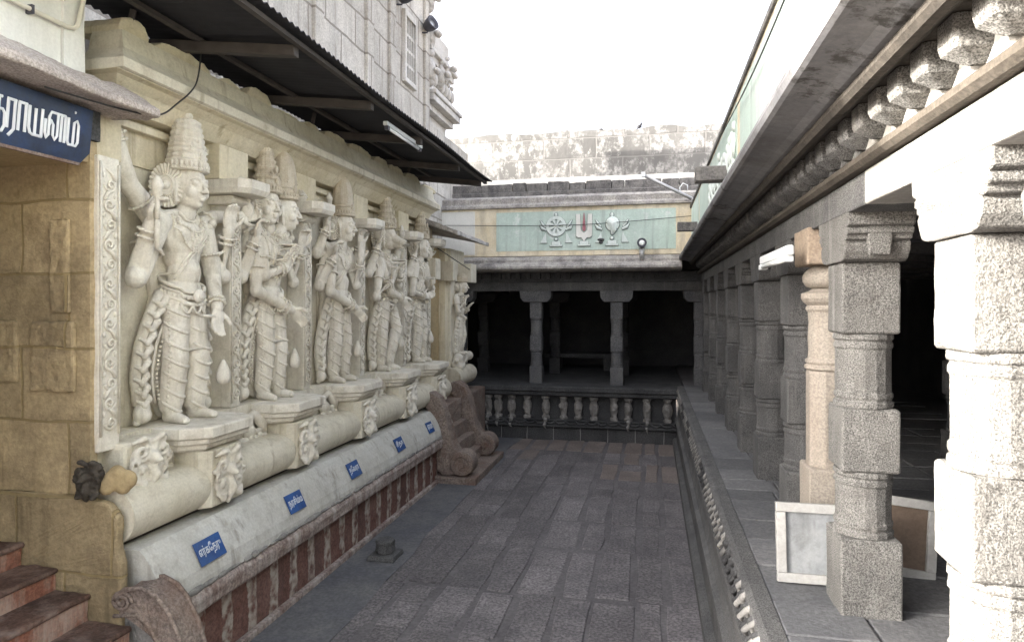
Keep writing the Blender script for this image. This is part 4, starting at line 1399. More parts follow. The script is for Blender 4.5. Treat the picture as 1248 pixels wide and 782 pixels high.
m.build('step', M['rubble'], bl, bevel=.015, rough=.02, sub=3)

lb = thing('lamp_stump', 'small square grey stone stump standing on the floor by the striped plinth', 'stone', (-2.68, 6.36, 0))
at(MB().square([(.14, .14, -.01), (.145, .145, .02), (.135, .135, .055), (.09, .09, .06)]), (-2.68, 6.36, 0)).build('base', M['granite_old'], lb, bevel=.008, rough=.015, sub=3, tsize=.08)
at(MB().lathe([(.09, .058), (.105, .07), (.10, .12), (.095, .15), (.105, .165), (.10, .19), (.06, .195)], 8, phase=PI / 8), (-2.68, 6.36, 0)).build('stump', M['granite_old'], lb, bevel=.006, rough=.015, sub=2, tsize=.06)

# ================================================================ STATUES  (local x = out of the wall, y = along it, z = up)
class Fig:
    def __init__(self, spec):
        self.s = spec
        self.root = thing('relief_statue', spec['label'], 'statue', (-3.72, spec['y'], 1.716), 0, 'painted stucco statues along the shrine wall')
        if spec.get('loc'):
            self.root.location = spec['loc']
        self.O = origin_of(self.root)
        self.body = None

    def P(self, u, w, z):
        return Vector((w, u, z))

    def out(self, m, name, mat='figure', parent=None, **kw):
        m.v = [tuple(Vector(p) + self.O) for p in m.v]
        return m.build(name, M[mat], parent or self.root, **kw)

    def surf(self, u, z, lift=.004, top=1.5):
        h = self.bvh.ray_cast(Vector((top, u, z)), Vector((-1, 0, 0)))
        if h[0] is None:
            return None
        return h[0] + Vector((lift, 0, 0))

    def drape(self, m, pts, r, beads=0.0, n=40, top=1.5):
        """a cord laid on the body along (u,z) points"""
        sp = []
        P = [Vector((p[0], p[1])) for p in pts]
        for i in range(n + 1):
            t = i / n * (len(P) - 1)
            k = min(int(t), len(P) - 2)
            f = t - k
            p0, p1, p2, p3 = P[max(k - 1, 0)], P[k], P[k + 1], P[min(k + 2, len(P) - 1)]
            q = .5 * ((2 * p1) + (p2 - p0) * f + (2 * p0 - 5 * p1 + 4 * p2 - p3) * f * f + (3 * p1 - p0 - 3 * p2 + p3) * f ** 3)
            s = self.surf(q.x, q.y, r * .5, top)
            if s is not None:
                sp.append(s)
        if len(sp) > 2:
            m.tube(sp, r, 6)
            if beads:
                for q in sp[::2]:
                    m.ball(q + Vector((r * .6, 0, 0)), beads, nu=6, nv=4)

    def hand(self, m, wrist, d, nrm, curl=.5, s=1.0, side=1):
        d = d.normalized()
        nrm = (nrm - d * nrm.dot(d)).normalized()
        sd_ = d.cross(nrm) * side
        rot = Matrix((sd_, nrm, d)).transposed()
        m.ball(wrist + d * .055 * s, (.046 * s, .024 * s, .062 * s), rot=rot)
        for i, (o_, ln) in enumerate(((-.034, .85), (-.012, 1.0), (.011, .96), (.033, .78))):
            b = wrist + d * .095 * s + sd_ * o_ * s
            k1 = b + (d * math.cos(curl * .5) + nrm * math.sin(curl * .5)) * .048 * ln * s
            k2 = k1 + (d * math.cos(curl * 1.4) + nrm * math.sin(curl * 1.4)) * .040 * ln * s
            m.limb([b, k1, k2], [.0135 * s, .0125 * s, .0105 * s], 8)
        b = wrist + d * .03 * s - sd_ * .036 * s
        k1 = b + (d * .6 - sd_ * .75 + nrm * .2).normalized() * .045 * s
        k2 = k1 + (d * .9 - sd_ * .2 + nrm * .4).normalized() * .036 * s
        m.limb([b, k1, k2], [.017 * s, .015 * s, .012 * s], 8)

    def head(self, m, u, w, z, tilt=0.0, yaw=0.0, face='human'):
        c = self.P(u, w, z)
        rot = Matrix.Rotation(yaw, 3, 'Z') @ Matrix.Rotation(tilt, 3, 'X')
        HS = 1.2
        def q(a, b, h):
            return c + rot @ Vector((b, a, h)) * HS
        def el(a, b, h, r, rr=None):
            m.ball(q(a, b, h), (r[1] * HS, r[0] * HS, r[2] * HS), rot=rot if rr is None else rot @ rr)
        el(0, 0, .02, (.100, .118, .135))
        el(0, .022, -.055, (.080, .088, .088))
        el(0, .068, -.108, (.034, .034, .028))
        if face == 'human':
            m.limb([q(0, .112, .03), q(0, .132, -.005), q(0, .146, -.032)], [.011, .014, .018], 8)
            for s in (-1, 1):
                el(s * .017, .128, -.036, (.013, .015, .011))
                el(s * .042, .096, .016, (.029, .018, .014))
                m.limb([q(s * .014, .119, .036), q(s * .042, .116, .050), q(s * .075, .090, .036)], [.008, .008, .006], 6)
                el(s * .055, .072, -.038, (.036, .036, .038))
            el(0, .112, -.066, (.032, .016, .009))
            el(0, .110, -.083, (.025, .016, .011))
        else:   # long snouted animal face
            m.limb([q(0, .09, -.01), q(0, .18, -.045), q(0, .225, -.055)], [.07, .052, .045], 12)
            m.limb([q(0, .09, -.075), q(0, .19, -.10)], [.05, .032], 10)
            for s in (-1, 1):
                el(s * .052, .085, .03, (.026, .022, .022))
                el(s * .02, .25, -.045, (.014, .018, .012))
                m.limb([q(s * .035, .19, -.08), q(s * .055, .20, -.03)], [.012, .006], 6)
        for s in (-1, 1):   # stretched ear lobes
            m.limb([q(s * .102, -.01, .03), q(s * .110, .0, -.03), q(s * .112, .005, -.10)], [.022, .016, .018], 8)
        # neck
        m.limb([q(0, -.01, -.09), self.P(u * .55, w - .03, z - .20)], [.064, .078], 12)

    def crown(self, u, w, z, kind, h=.45, mat='crown', name='crown', tilt=0.0):
        m = MB()
        M4 = Matrix.Translation(self.P(u, w, z)) @ Matrix.Rotation(tilt, 4, 'X') @ Matrix.Diagonal((1.2, 1.2, 1.02, 1))
        if kind == 'mitre':      # tall tapering cap with stepped rings
            prof = [(.118, 0), (.130, .008), (.130, .024), (.121, .03), (.126, .05), (.132, .075), (.120, .085)]
            nr = 7
            for i in range(nr):
                t = i / nr
                r = .117 - .045 * t ** 1.3
                zz = .09 + t * (h - .15)
                st_ = (h - .15) / nr
                prof += [(r, zz), (r + .006, zz + st_ * .35), (r + .004, zz + st_ * .7), (r - .006, zz + st_ * .92)]
            prof += [(.062, h - .055), (.03, h - .045), (.036, h - .025), (.03, h - .006), (.006, h)]
            m.lathe(prof, 48, M4, ripple=.025, k=12)
        elif kind == 'round':
            prof = [(.118, 0), (.134, .01), (.134, .03), (.122, .04), (.120, .10), (.128, .11), (.116, .125), (.112, h * .5), (.098, h * .72), (.07, h * .88), (.035, h * .96), (.03, h), (.004, h + .01)]
            m.lathe(prof, 40, M4, ripple=.02, k=10)
        else:                    # stacked tiers
            prof = [(.118, 0), (.134, .01), (.134, .03), (.12, .04)]
            nr = 5
            for i in range(nr):
                t = i / nr
                r = .124 - .07 * t
                zz = .045 + t * (h - .09)
                st_ = (h - .09) / nr
                prof += [(r * .86, zz), (r, zz + st_ * .3), (r, zz + st_ * .55), (r * .82, zz + st_ * .65), (r * .82, zz + st_ * .98)]
            prof += [(.03, h - .04), (.035, h - .02), (.004, h)]
            m.lathe(prof, 40, M4, ripple=.03, k=14)
        # band of leaf points above the brow, front jewels
        for i in range(15):
            a = -PI * .5 + PI * i / 14
            p = M4 @ Vector((.128 * math.cos(a), .128 * math.sin(a), .045))
            m.ball(p, (.014, .014, .026), nu=8, nv=5)
        for i in range(11):
            a = -PI * .45 + PI * .9 * i / 10
            m.ball(M4 @ Vector((.133 * math.cos(a), .133 * math.sin(a), .016)), .009, nu=6, nv=4)
        m.ball(M4 @ Vector((.122, 0, .10)), (.022, .03, .045), nu=10, nv=6)
        m.ball(M4 @ Vector((.105, 0, h * .48)), (.016, .026, .04), nu=10, nv=6)
        for i in range(10):
            a = i * .62
            r = .045 * (1 - i / 14)
            for s in (-1, 1):
                m.ball(M4 @ Vector((.103 - .02 * abs(s * r) - .03 * (.28 + i * .01), s * (.052 + r * math.cos(a) * .5), h * .34 + r * math.sin(a))), .010, nu=6, nv=4)
        return self.out(m, name, mat, smooth=False, bevel=0)

    def earring(self, u, w, z, side, r=.14):
        """pleated fan disc behind the ear"""
        m = MB()
        n = 28
        c = self.P(u, w, z)
        ax = Vector((.45, side * .9, 0)).normalized()
        e1 = Vector((0, 0, 1))
        e2 = ax.cross(e1).normalized()
        prev = []
        inner, outer, back = [], [], []
        for i in range(n * 2):
            a = 2 * PI * i / (n * 2)
            hgt = .014 if i % 2 else 0.0
            rr = r * (1.0 if i % 2 else .955)
            d = e1 * math.cos(a) * 1.12 + e2 * math.sin(a) * .85
            outer.append(c + d * rr + ax * hgt)
            inner.append(c + d * r * .42 + ax * (.012 + hgt * .6))
            back.append(c + d * rr - ax * .03)
        m.rings([back, outer, inner])
        m.ball(c + ax * .02, .035, nu=10, nv=6)
        ring = []
        for i in range(25):
            a = 2 * PI * i / 24
            ring.append(c + (e1 * math.cos(a) * 1.12 + e2 * math.sin(a) * .85) * r * .44 + ax * .022)
        m.tube(ring, .010, 6)
        return self.out(m, 'ear_disc', 'figure')

    def build(self):
        s = self.s
        m = MB()
        P = self.P
        ln = s.get('lean', 0.0)       # hip sway along the wall
        tw = s.get('depth', .19)
        # legs
        for k, (sx, knee, foot) in enumerate(s['legs']):
            hip = P(sx * .08 + ln, tw, .96)
            m.limb([hip, P(knee[0], tw + knee[1], knee[2]), P(foot[0], tw + foot[1], foot[2] + .08)], [.112, .094, .066], 16)
            fx, fz = foot[0], foot[2]
            m.limb([P(fx, tw + foot[1] - .03, fz + .045), P(fx + sx * .02, tw + foot[1] + .09, fz + .035), P(fx + sx * .03, tw + foot[1] + .16, fz + .024)], [.05, .042, .032], 10)
            for q in range(5):
                m.ball(P(fx + sx * .03 + (q - 2) * .016, tw + foot[1] + .185 - abs(q - 1.5) * .008, fz + .018), .013, nu=8, nv=6)
            # skirt flare round the calf
            m.limb([P(knee[0], tw + knee[1], knee[2]), P(foot[0], tw + foot[1] - .01, foot[2] + .14)], [.100, .090], 14)
        sc = s.get('shoulders', [(0.0, 1.0)])
        hu = ln * .3
        m.ball(P(ln, tw, 1.00), (.125, .165, .12))
        m.ball(P(ln * .8, tw + .015, 1.13), (.115, .145, .14))
        m.ball(P(ln * .7, tw + .03, 1.16), (.11, .12, .10))
        for cu, cs in sc:
            m.ball(P(cu + hu, tw + .01, 1.38), (.125, .195 * cs, .175))
            m.ball(P(cu + hu, tw - .005, 1.27), (.115, .165 * cs, .16))
            for q in (-1, 1):
                m.ball(P(cu + hu + q * .085 * cs, tw + .075, 1.42), (.065, .085, .075))
            m.limb([P(cu + hu - .225 * cs, tw - .01, 1.50), P(cu + hu, tw - .02, 1.555), P(cu + hu + .225 * cs, tw - .01, 1.50)], [.082, .088, .082], 12)
        for h in s['heads']:
            self.head(m, h['u'], tw + h.get('dw', .05), h.get('z', 1.80), h.get('tilt', 0), h.get('yaw', 0), h.get('face', 'human'))
        for a in s['arms']:
            pts = [P(*p) + Vector((tw, 0, 0)) for p in a['pts']]
            m.limb(pts, [q_ * 1.12 for q_ in a.get('rad', [.078, .062, .040])], 14)
            d = P(*a['dir'])
            n_ = P(*a.get('n', (0, 1, 0)))
            self.hand(m, pts[-1], d, n_, a.get('curl', .5), a.get('s', 1.32), a.get('side', 1))
        # mass tying the figure to the wall
        m.ball(P(ln * .5, .03, 1.2), (.10, .20, .42))
        m.ball(P(ln, .03, .55), (.09, .24, .55))
        for h in s['heads']:
            m.ball(P(h['u'], .07, h.get('z', 1.80) + .02), (.12, .10, .17))
        body = self.out(m, 'body')
        remesh(body, .0085, 1)
        self.body = body
        self.bvh = BVHTree.FromPolygons([v.co[:] for v in body.data.vertices], [p.vertices[:] for p in body.data.polygons])
        for h in s['heads']:
            self.crown(h['u'], tw + h.get('dw', .05) - .012, h.get('z', 1.80) + .118, h['crown'], h.get('ch', .44), h.get('cmat', 'crown'), tilt=h.get('tilt', 0))
            for e in h.get('ears', (-1, 1)):
                self.earring(h['u'] + e * .15, tw - .01, h.get('z', 1.80) - .005, e, h.get('er', .14))
        # jewellery
        m = MB()
        for cu, cs in sc:
            c0 = cu + hu
            self.drape(m, [(c0 - .10, 1.585), (c0 - .06, 1.545), (c0, 1.525), (c0 + .06, 1.545), (c0 + .10, 1.585)], .012, .010)
            self.drape(m, [(c0 - .15, 1.575), (c0 - .10, 1.49), (c0, 1.445), (c0 + .10, 1.49), (c0 + .15, 1.575)], .014, .013)
            self.drape(m, [(c0 - .17, 1.56), (c0 - .13, 1.40), (c0, 1.30), (c0 + .13, 1.40), (c0 + .17, 1.56)], .010, .011)
            self.drape(m, [(c0 + .16, 1.56), (c0 + .05, 1.38), (c0 - .08, 1.22), (c0 - .15, 1.10)], .009)
            self.drape(m, [(c0 + .18, 1.56), (c0 + .07, 1.37), (c0 - .06, 1.20), (c0 - .13, 1.08)], .009)
            for q in range(7):
                for r_ in range(3 - q // 3):
                    p = self.surf(c0 + (r_ - 1 + (q // 3) * .5) * .035, 1.43 - q * .022)
                    if p:
                        m.ball(p, .017, nu=8, nv=5)
        self.out(m, 'necklace', smooth=True)
        m = MB()
        for zz, r in ((1.055, .016), (1.02, .011), (.965, .018)):
            ring = []
            for i in range(41):
                a = 2 * PI * i / 40
                ring.append(P(ln + .182 * math.sin(a), tw + .140 * math.cos(a), zz - .055 * math.cos(a) - (.02 if math.cos(a) > .8 else 0)))
            m.tube(ring, r, 8)
        for i in range(17):
            a = -PI * .55 + PI * 1.1 * i / 16
            m.ball(P(ln + .182 * math.sin(a), tw + .143 * math.cos(a), .992 - .055 * math.cos(a)), (.012, .02, .018), nu=8, nv=5)
        m.ball(P(ln, tw + .16, .955), (.03, .055, .055))
        m.ball(P(ln, tw + .18, .955), (.02, .03, .03))
        for i in range(5):   # swags hanging from the belt
            a0 = -1.3 + i * .52
            pts = []
            for k in range(9):
                t = k / 8
                a = a0 + t * .52
                pts.append(P(ln + .178 * math.sin(a), tw + .146 * math.cos(a), .91 - .06 * math.sin(PI * t) - .055 * math.cos(a) * .5))
            m.tube(pts, .010, 6)
            m.ball(P(ln + .178 * math.sin(a0), tw + .144 * math.cos(a0), .89), .018, nu=8, nv=5)
        self.out(m, 'belt', smooth=True)
        # folds of the dhoti: drooping ridges round each leg
        m = MB()
        for (sx, knee, foot) in s['legs']:
            hip = P(sx * .08 + ln, tw, .96)
            kn = P(knee[0], tw + knee[1], knee[2])
            an = P(foot[0], tw + foot[1], foot[2] + .12)
            nf = 7
            for i in range(nf):
                t = .10 + .86 * i / (nf - 1)
                c0 = hip.lerp(kn, t / .52) if t < .52 else kn.lerp(an, (t - .52) / .48)
                pts = []
                for k in range(15):
                    a = -1.75 + 3.5 * k / 14
                    d = Vector((math.cos(a), math.sin(a), 0))
                    drop = -.125 * (.5 + .5 * math.cos(a * .95 - .45)) + .05
                    org = c0 + Vector((0, 0, drop))
                    hit = self.bvh.ray_cast(org + d * .4, -d, .45)
                    if hit[0] is not None and (hit[0] - org).length < .21:
                        pts.append(hit[0] + d * .001)
                if len(pts) > 4:
                    m.tube(pts, [.005] + [.0135] * (len(pts) - 2) + [.005], 6)
            pts = []
            for i in range(20):   # beaded hem line down the outside of the leg
                t = .1 + .88 * i / 19
                c0 = hip.lerp(kn, t / .52) if t < .52 else kn.lerp(an, (t - .52) / .48)
                d = Vector((.35, sx * .94, 0))
                hit = self.bvh.ray_cast(c0 + d * .4, -d, .45)
                if hit[0] is not None:
                    m.ball(hit[0], .013, nu=6, nv=4)
        self.out(m, 'dhoti_folds', smooth=True)
        # flying side sashes: overlapping scallops down each side
        for sd_ in s.get('sashes', (-1, 1)):
            m = MB()
            path = [P(ln + sd_ * .165, .17, .98), P(ln + sd_ * .25, .15, .80), P(ln + sd_ * .31, .12, .58), P(ln + sd_ * .33, .10, .36), P(ln + sd_ * .30, .10, .16)]
            def at_(t):
                f = t * (len(path) - 1)
                k = min(int(f), len(path) - 2)
                return path[k].lerp(path[k + 1], f - k)
            for i in range(9):
                p = at_(i / 9 + .03)
                q = at_(min(1, i / 9 + .13))
                mid = p.lerp(q, .5)
                pts = [p + Vector((.0, -.05 * sd_, .0)), mid + Vector((.045, -.01 * sd_, .01)), q + Vector((.05, .025 * sd_, 0)), q + Vector((.01, .055 * sd_, .03))]
                m.limb(pts, [.018, .032, .026, .014], 8)
            m.tube([at_(t / 10) + Vector((-.02, 0, 0)) for t in range(11)], .055, 8)
            m.tube([at_(t / 10) + Vector((.03, -.085 * sd_, 0)) for t in range(11)], .012, 6)
            for t in range(26):
                m.ball(at_(t / 26) + Vector((.05, -.11 * sd_, 0)), .012, nu=6, nv=4)
            m.limb([at_(1), at_(1) + Vector((.02, .02 * sd_, -.07)), at_(1) + Vector((0, .05 * sd_, -.12))], [.05, .065, .03], 8)
            self.out(m, 'side_sash', smooth=True)
        # bracelets and armlets
        for a in s['arms']:
            m = MB()
            pts = [P(*p) + Vector((tw, 0, 0)) for p in a['pts']]
            rad = [q_ * 1.12 for q_ in a.get('rad', [.078, .062, .040])]
            for (i0, t, k) in ((1, .86, 1.22), (1, .74, 1.12), (0, .5, 1.16)):
                A, B = pts[i0], pts[i0 + 1]
                c0 = A.lerp(B, t)
                r = (rad[i0] * (1 - t) + rad[i0 + 1] * t) * k
                d = (B - A).normalized()
                e1 = d.orthogonal().normalized()
                e2 = d.cross(e1)
                m.tube([c0 + (e1 * math.cos(2 * PI * j / 20) + e2 * math.sin(2 * PI * j / 20)) * r for j in range(21)], .012, 6)
                for j in range(10):
                    m.ball(c0 + (e1 * math.cos(2 * PI * j / 10) + e2 * math.sin(2 * PI * j / 10)) * (r + .006), .012, nu=6, nv=4)
            self.out(m, 'bracelets', smooth=True)
        m = MB()
        for cu, cs in sc:
            for q in (-1, 1):
                for i in range(6):
                    a = i * .9
                    m.ball(P(cu + hu + q * (.255 * cs + .02 * math.cos(a)), tw + .05 + .02 * math.sin(a), 1.54 + .03 * math.sin(a) - .012 * i), .03, nu=8, nv=6)
        self.out(m, 'shoulder_ornaments', smooth=True)
        for it in s.get('items', []):
            self.item(*it)
        return self

    def item(self, kind, u, w, z):
        m = MB()
        tw = self.s.get('depth', .19)
        c = self.P(u, w + tw, z)
        T = Matrix.Translation(c)
        if kind == 'mace':
            m.lathe([(.018, -.10), (.02, 0), (.018, .06), (.034, .075), (.036, .12), (.042, .125), (.042, .15), (.022, .19), (.006, .21)], 12, T)
            m.lathe([(.016, -.30), (.022, -.2), (.018, -.1)], 12, T)
        elif kind == 'conch':
            m.lathe([(.01, -.08), (.04, -.05), (.062, 0), (.055, .04), (.03, .075), (.036, .09), (.008, .13)], 14, T, ripple=.06, k=4)
        elif kind == 'disc':
            T2 = T @ Matrix.Rotation(R(90), 4, 'X')
            m.lathe([(.02, -.02), (.085, -.014), (.095, 0), (.085, .014), (.02, .02)], 24, T2, ripple=.05, k=12)
        elif kind == 'lotus':
            m.lathe([(.012, -.12), (.014, -.03), (.05, 0), (.06, .03), (.05, .06), (.012, .08)], 16, T, ripple=.12, k=8)
        elif kind == 'staff':
            m.lathe([(.02, -.95), (.022, .25), (.04, .28), (.05, .34), (.02, .42)], 10, T)
        elif kind == 'tassel':
            m.lathe([(.01, .10), (.03, .06), (.055, .0), (.06, -.05), (.045, -.09), (.01, -.10)], 14, T, ripple=.08, k=7)
        return self.out(m, {'disc': 'wheel_disc', 'lotus': 'lotus_bud'}.get(kind, kind), smooth=True)

STD = [(-1, (-.105, .03, .50), (-.11, .0, .0)), (1, (.105, .05, .50), (.115, .02, .0))]
UP = (0, .1, 1)
figs = []
figs.append(dict(
    y=4.44, label='large four armed statue with tall mitre crown, nearest the camera, palm raised under the slab',
    heads=[dict(u=.0, crown='mitre', ch=.45, z=1.79, cmat='figure', dw=.06, er=.15)], legs=STD, lean=.0,
    arms=[dict(pts=[(-.25, -.03, 1.52), (-.46, -.06, 1.74), (-.62, -.03, 2.12)], dir=(-.45, .25, .8), n=(.5, .6, .4), curl=.5),
          dict(pts=[(-.26, .02, 1.50), (-.45, .00, 1.08), (-.44, .13, 1.46)], dir=(.05, .15, 1), n=(.4, .9, 0), curl=1.0, rad=[.085, .072, .045]),
          dict(pts=[(.25, -.02, 1.50), (.46, .0, 1.13), (.40, .12, 1.50)], dir=(.0, .1, 1), n=(-.3, .9, 0), curl=.6, side=-1, rad=[.082, .068, .045]),
          dict(pts=[(.25, -.04, 1.53), (.40, -.05, 1.62), (.66, .02, 1.66)], dir=(.8, .2, .2), n=(0, .9, .2), curl=1.1, side=-1, rad=[.065, .052, .04]),
          dict(pts=[(.24, .0, 1.48), (.32, .02, 1.12), (.20, .17, .86)], dir=(-.25, .2, -.9), n=(-.2, .9, 0), curl=.35, side=1, rad=[.075, .06, .042])],
    items=[('mace', -.46, .20, 1.58), ('conch', .74, .05, 1.72), ('tassel', .33, .12, .34)]))
figs.append(dict(
    y=5.64, label='statue with two heads side by side under brown crowns, second from the camera',
    heads=[dict(u=-.14, crown='tiers', ch=.46, z=1.80, yaw=-.25, ears=(-1,), dw=.07), dict(u=.15, crown='round', ch=.48, z=1.78, yaw=.45, ears=(1,), dw=.09)],
    legs=STD, lean=-.03, shoulders=[(-.06, 1.05), (.10, .9)],
    arms=[dict(pts=[(-.30, -.02, 1.50), (-.47, .0, 1.14), (-.42, .14, 1.48)], dir=(.1, .2, 1), n=(.3, .9, 0), curl=1.2),
          dict(pts=[(-.28, -.05, 1.54), (-.46, -.06, 1.66), (-.50, -.02, 1.80)], dir=(-.1, .2, 1), n=(.3, .9, 0), curl=.9, rad=[.065, .05, .04]),
          dict(pts=[(-.22, .05, 1.46), (-.26, .12, 1.16), (.0, .20, 1.24)], dir=(.35, .3, .9), n=(0, 1, 0), curl=.2, rad=[.07, .058, .042]),
          dict(pts=[(.32, -.02, 1.50), (.46, .0, 1.12), (.42, .13, 1.46)], dir=(0, .15, 1), n=(-.3, .9, 0), curl=1.0, side=-1),
          dict(pts=[(.30, -.04, 1.53), (.46, -.05, 1.68), (.52, .0, 1.84)], dir=(.2, .2, 1), n=(-.3, .9, 0), curl=1.0, side=-1, rad=[.065, .05, .04]),
          dict(pts=[(-.28, .03, 1.42), (-.34, .08, 1.02), (.08, .22, .84)], dir=(.7, .25, -.5), n=(0, .6, -.7), curl=.8, rad=[.075, .06, .042])],
    items=[('lotus', -.51, .02, 1.94), ('disc', .54, .03, 1.98), ('tassel', .30, .12, .36)]))
figs.append(dict(
    y=7.04, label='statue with rounded crown and open raised palm, middle of the five',
    heads=[dict(u=.03, crown='round', ch=.47, z=1.79, dw=.07, yaw=.15)], legs=STD, lean=.02,
    arms=[dict(pts=[(-.25, -.03, 1.52), (-.45, -.04, 1.46), (-.40, .06, 1.74)], dir=(.1, .2, 1), n=(.3, .9, 0), curl=.3),
          dict(pts=[(-.26, .02, 1.49), (-.47, .0, 1.10), (-.36, .15, 1.42)], dir=(.1, .15, 1), n=(.4, .9, 0), curl=1.1),
          dict(pts=[(.25, .0, 1.50), (.40, .06, 1.13), (.26, .2, 1.42)], dir=(0, .1, 1), n=(-.2, .9, 0), curl=.15, side=-1),
          dict(pts=[(.25, -.03, 1.52), (.46, -.03, 1.36), (.48, .08, 1.62)], dir=(0, .1, 1), n=(-.3, .9, 0), curl=1.0, side=-1, rad=[.068, .054, .04]),
          dict(pts=[(-.24, .04, 1.44), (-.34, .08, 1.04), (.10, .20, .86)], dir=(.6, .3, -.6), n=(0, .6, -.7), curl=.9, rad=[.075, .06, .042])],
    items=[('mace', -.40, .10, 1.92), ('lotus', .48, .1, 1.76), ('tassel', .33, .12, .36)]))
figs.append(dict(
    y=8.40, label='dancing statue with beast like snout and bent leg, fourth from the camera',
    heads=[dict(u=-.02, crown='tiers', ch=.47, z=1.80, face='beast', tilt=.06, dw=.06)],
    legs=[(-1, (-.16, .03, .50), (-.13, .0, .0)), (1, (.24, .10, .56), (.13, .02, .0))], lean=.06,
    arms=[dict(pts=[(-.25, -.03, 1.50), (-.50, -.02, 1.30), (-.42, .10, 1.66)], dir=(.1, .2, 1), n=(.4, .9, 0), curl=.3),
          dict(pts=[(-.24, .04, 1.45), (-.44, .08, 1.00), (-.16, .2, 1.20)], dir=(.5, .2, .8), n=(0, .9, -.2), curl=.6),
          dict(pts=[(.24, .02, 1.48), (.42, .06, 1.18), (.18, .20, 1.30)], dir=(-.3, .2, 1), n=(0, .9, 0), curl=.7, side=-1),
          dict(pts=[(.25, -.03, 1.52), (.48, -.03, 1.50), (.50, .06, 1.76)], dir=(.1, .1, 1), n=(-.3, .9, 0), curl=.9, side=-1),
          dict(pts=[(-.20, .03, 1.42), (-.10, .16, 1.06), (.20, .22, .98)], dir=(.7, .2, -.7), n=(0, .6, -.7), curl=.8, rad=[.07, .058, .042])],
    items=[('disc', -.43, .12, 1.83), ('conch', .50, .08, 1.90), ('tassel', .36, .12, .38)]))
figs.append(dict(
    y=9.74, label='slim statue with banded crown, farthest of the five beside the chapel doorway',
    heads=[dict(u=.0, crown='tiers', ch=.45, z=1.79, dw=.06, yaw=.2)], legs=STD, lean=-.02,
    arms=[dict(pts=[(-.24, -.03, 1.51), (-.42, -.02, 1.36), (-.36, .08, 1.66)], dir=(0, .2, 1), n=(.3, .9, 0), curl=.9, rad=[.07, .056, .04]),
          dict(pts=[(-.24, .03, 1.48), (-.42, .06, 1.08), (-.16, .2, 1.02)], dir=(.8, .2, .1), n=(0, .8, .5), curl=.8),
          dict(pts=[(.24, .03, 1.48), (.40, .06, 1.10), (.16, .2, 1.16)], dir=(-.7, .2, .4), n=(0, .8, .5), curl=.8, side=-1),
          dict(pts=[(.24, -.03, 1.51), (.43, -.02, 1.38), (.40, .07, 1.66)], dir=(0, .2, 1), n=(-.3, .9, 0), curl=.9, side=-1, rad=[.07, .056, .04])],
    items=[('lotus', -.36, .1, 1.80), ('lotus', .40, .09, 1.80), ('tassel', .30, .12, .38)]))
figs.append(dict(
    y=11.4, loc=(-3.50, 11.42, 1.72), label='small swaying statue carved on the end pier past the chapel doorway',
    heads=[dict(u=.02, crown='round', ch=.25, z=1.79, dw=.08, er=.10)], legs=[(-1, (-.10, .03, .50), (-.08, .0, .0)), (1, (.14, .08, .52), (.10, .02, .0))], lean=.07, depth=.13,
    arms=[dict(pts=[(-.24, .0, 1.49), (-.36, .08, 1.14), (-.22, .2, 1.36)], dir=(.2, .2, 1), n=(0, .9, 0), curl=.5),
          dict(pts=[(.24, .0, 1.49), (.36, .06, 1.12), (.20, .18, 1.20)], dir=(-.2, .5, .8), n=(0, .9, 0), curl=.5, side=-1)],
    items=[], sashes=(-1,)))
for sp in figs:
    F_ = Fig(sp).build()
    F_.root.scale = (.75, .62, .68) if sp.get('loc') else ((.92, 1.04, 1.0) if sp is figs[0] else (.86, .93, 1.0))

# ================================================================ SMALL THINGS
def frame_panel(name, label, x0, x1, z0, z1, y, lean, board, wood, tilt=0.0):
    c = ((x0 + x1) / 2, y, z0)
    t = thing(name, label, 'wooden frame', c)
    T = Matrix.Translation(c) @ Matrix.Rotation(lean, 4, 'X') @ Matrix.Rotation(tilt, 4, 'Y')
    w, h = (x1 - x0) / 2, z1 - z0
    b = .05
    MB().box(-w, w, -.018, .018, 0, b, T).build('rail', wood, t, bevel=.004, rough=.004, sub=2)
    MB().box(-w, w, -.018, .018, h - b, h, T).build('rail', wood, t, bevel=.004, rough=.004, sub=2)
    MB().box(-w, -w + b, -.020, .020, b + .001, h - b - .001, T).build('stile', wood, t, bevel=.004, rough=.004, sub=2)
    MB().box(w - b, w, -.020, .020, b + .001, h - b - .001, T).build('stile', wood, t, bevel=.004, rough=.004, sub=2)
    MB().box(-w + b - .004, w - b + .004, .004, .012, b, h - b, T).build('board', board, t)
    return t
frame_panel('wooden_frame', 'white painted wooden frame with a grey board leaning left of the granite pillar', .675, 1.16, 1.10, 1.52, 3.80, R(-8), M['board_grey'], M['wood_white'])
frame_panel('wooden_frame', 'white edged wooden frame with a brown board leaning right of the granite pillar', 1.10, 1.53, 1.10, 1.53, 4.02, R(-8), M['board_brown'], M['wood_white'], R(6))

t = thing('tube_light', 'white tube light fitting fixed to the capitals of the dark colonnade pillars', 'lamp', (.80, 4.4, 2.90))
MB().box(.755, .80, 3.98, 4.92, 2.885, 2.945).build('housing', M['lamp_white'], t, bevel=.012)
MB().tube([(.765, 4.06, 2.868), (.765, 4.84, 2.868)], .016, 10).build('tube', M['lamp_glass'], t, smooth=True)
m = MB()
for yy in (4.03, 4.87):
    m.box(.745, .80, yy - .03, yy + .03, 2.85, 2.884)
m.build('end_cap', M['lamp_white'], t, bevel=.005)
MB().tube([(.80, 4.4, 2.92), (.90, 4.4, 2.92)], .02, 8).build('bracket', M['lamp_dark'], t)

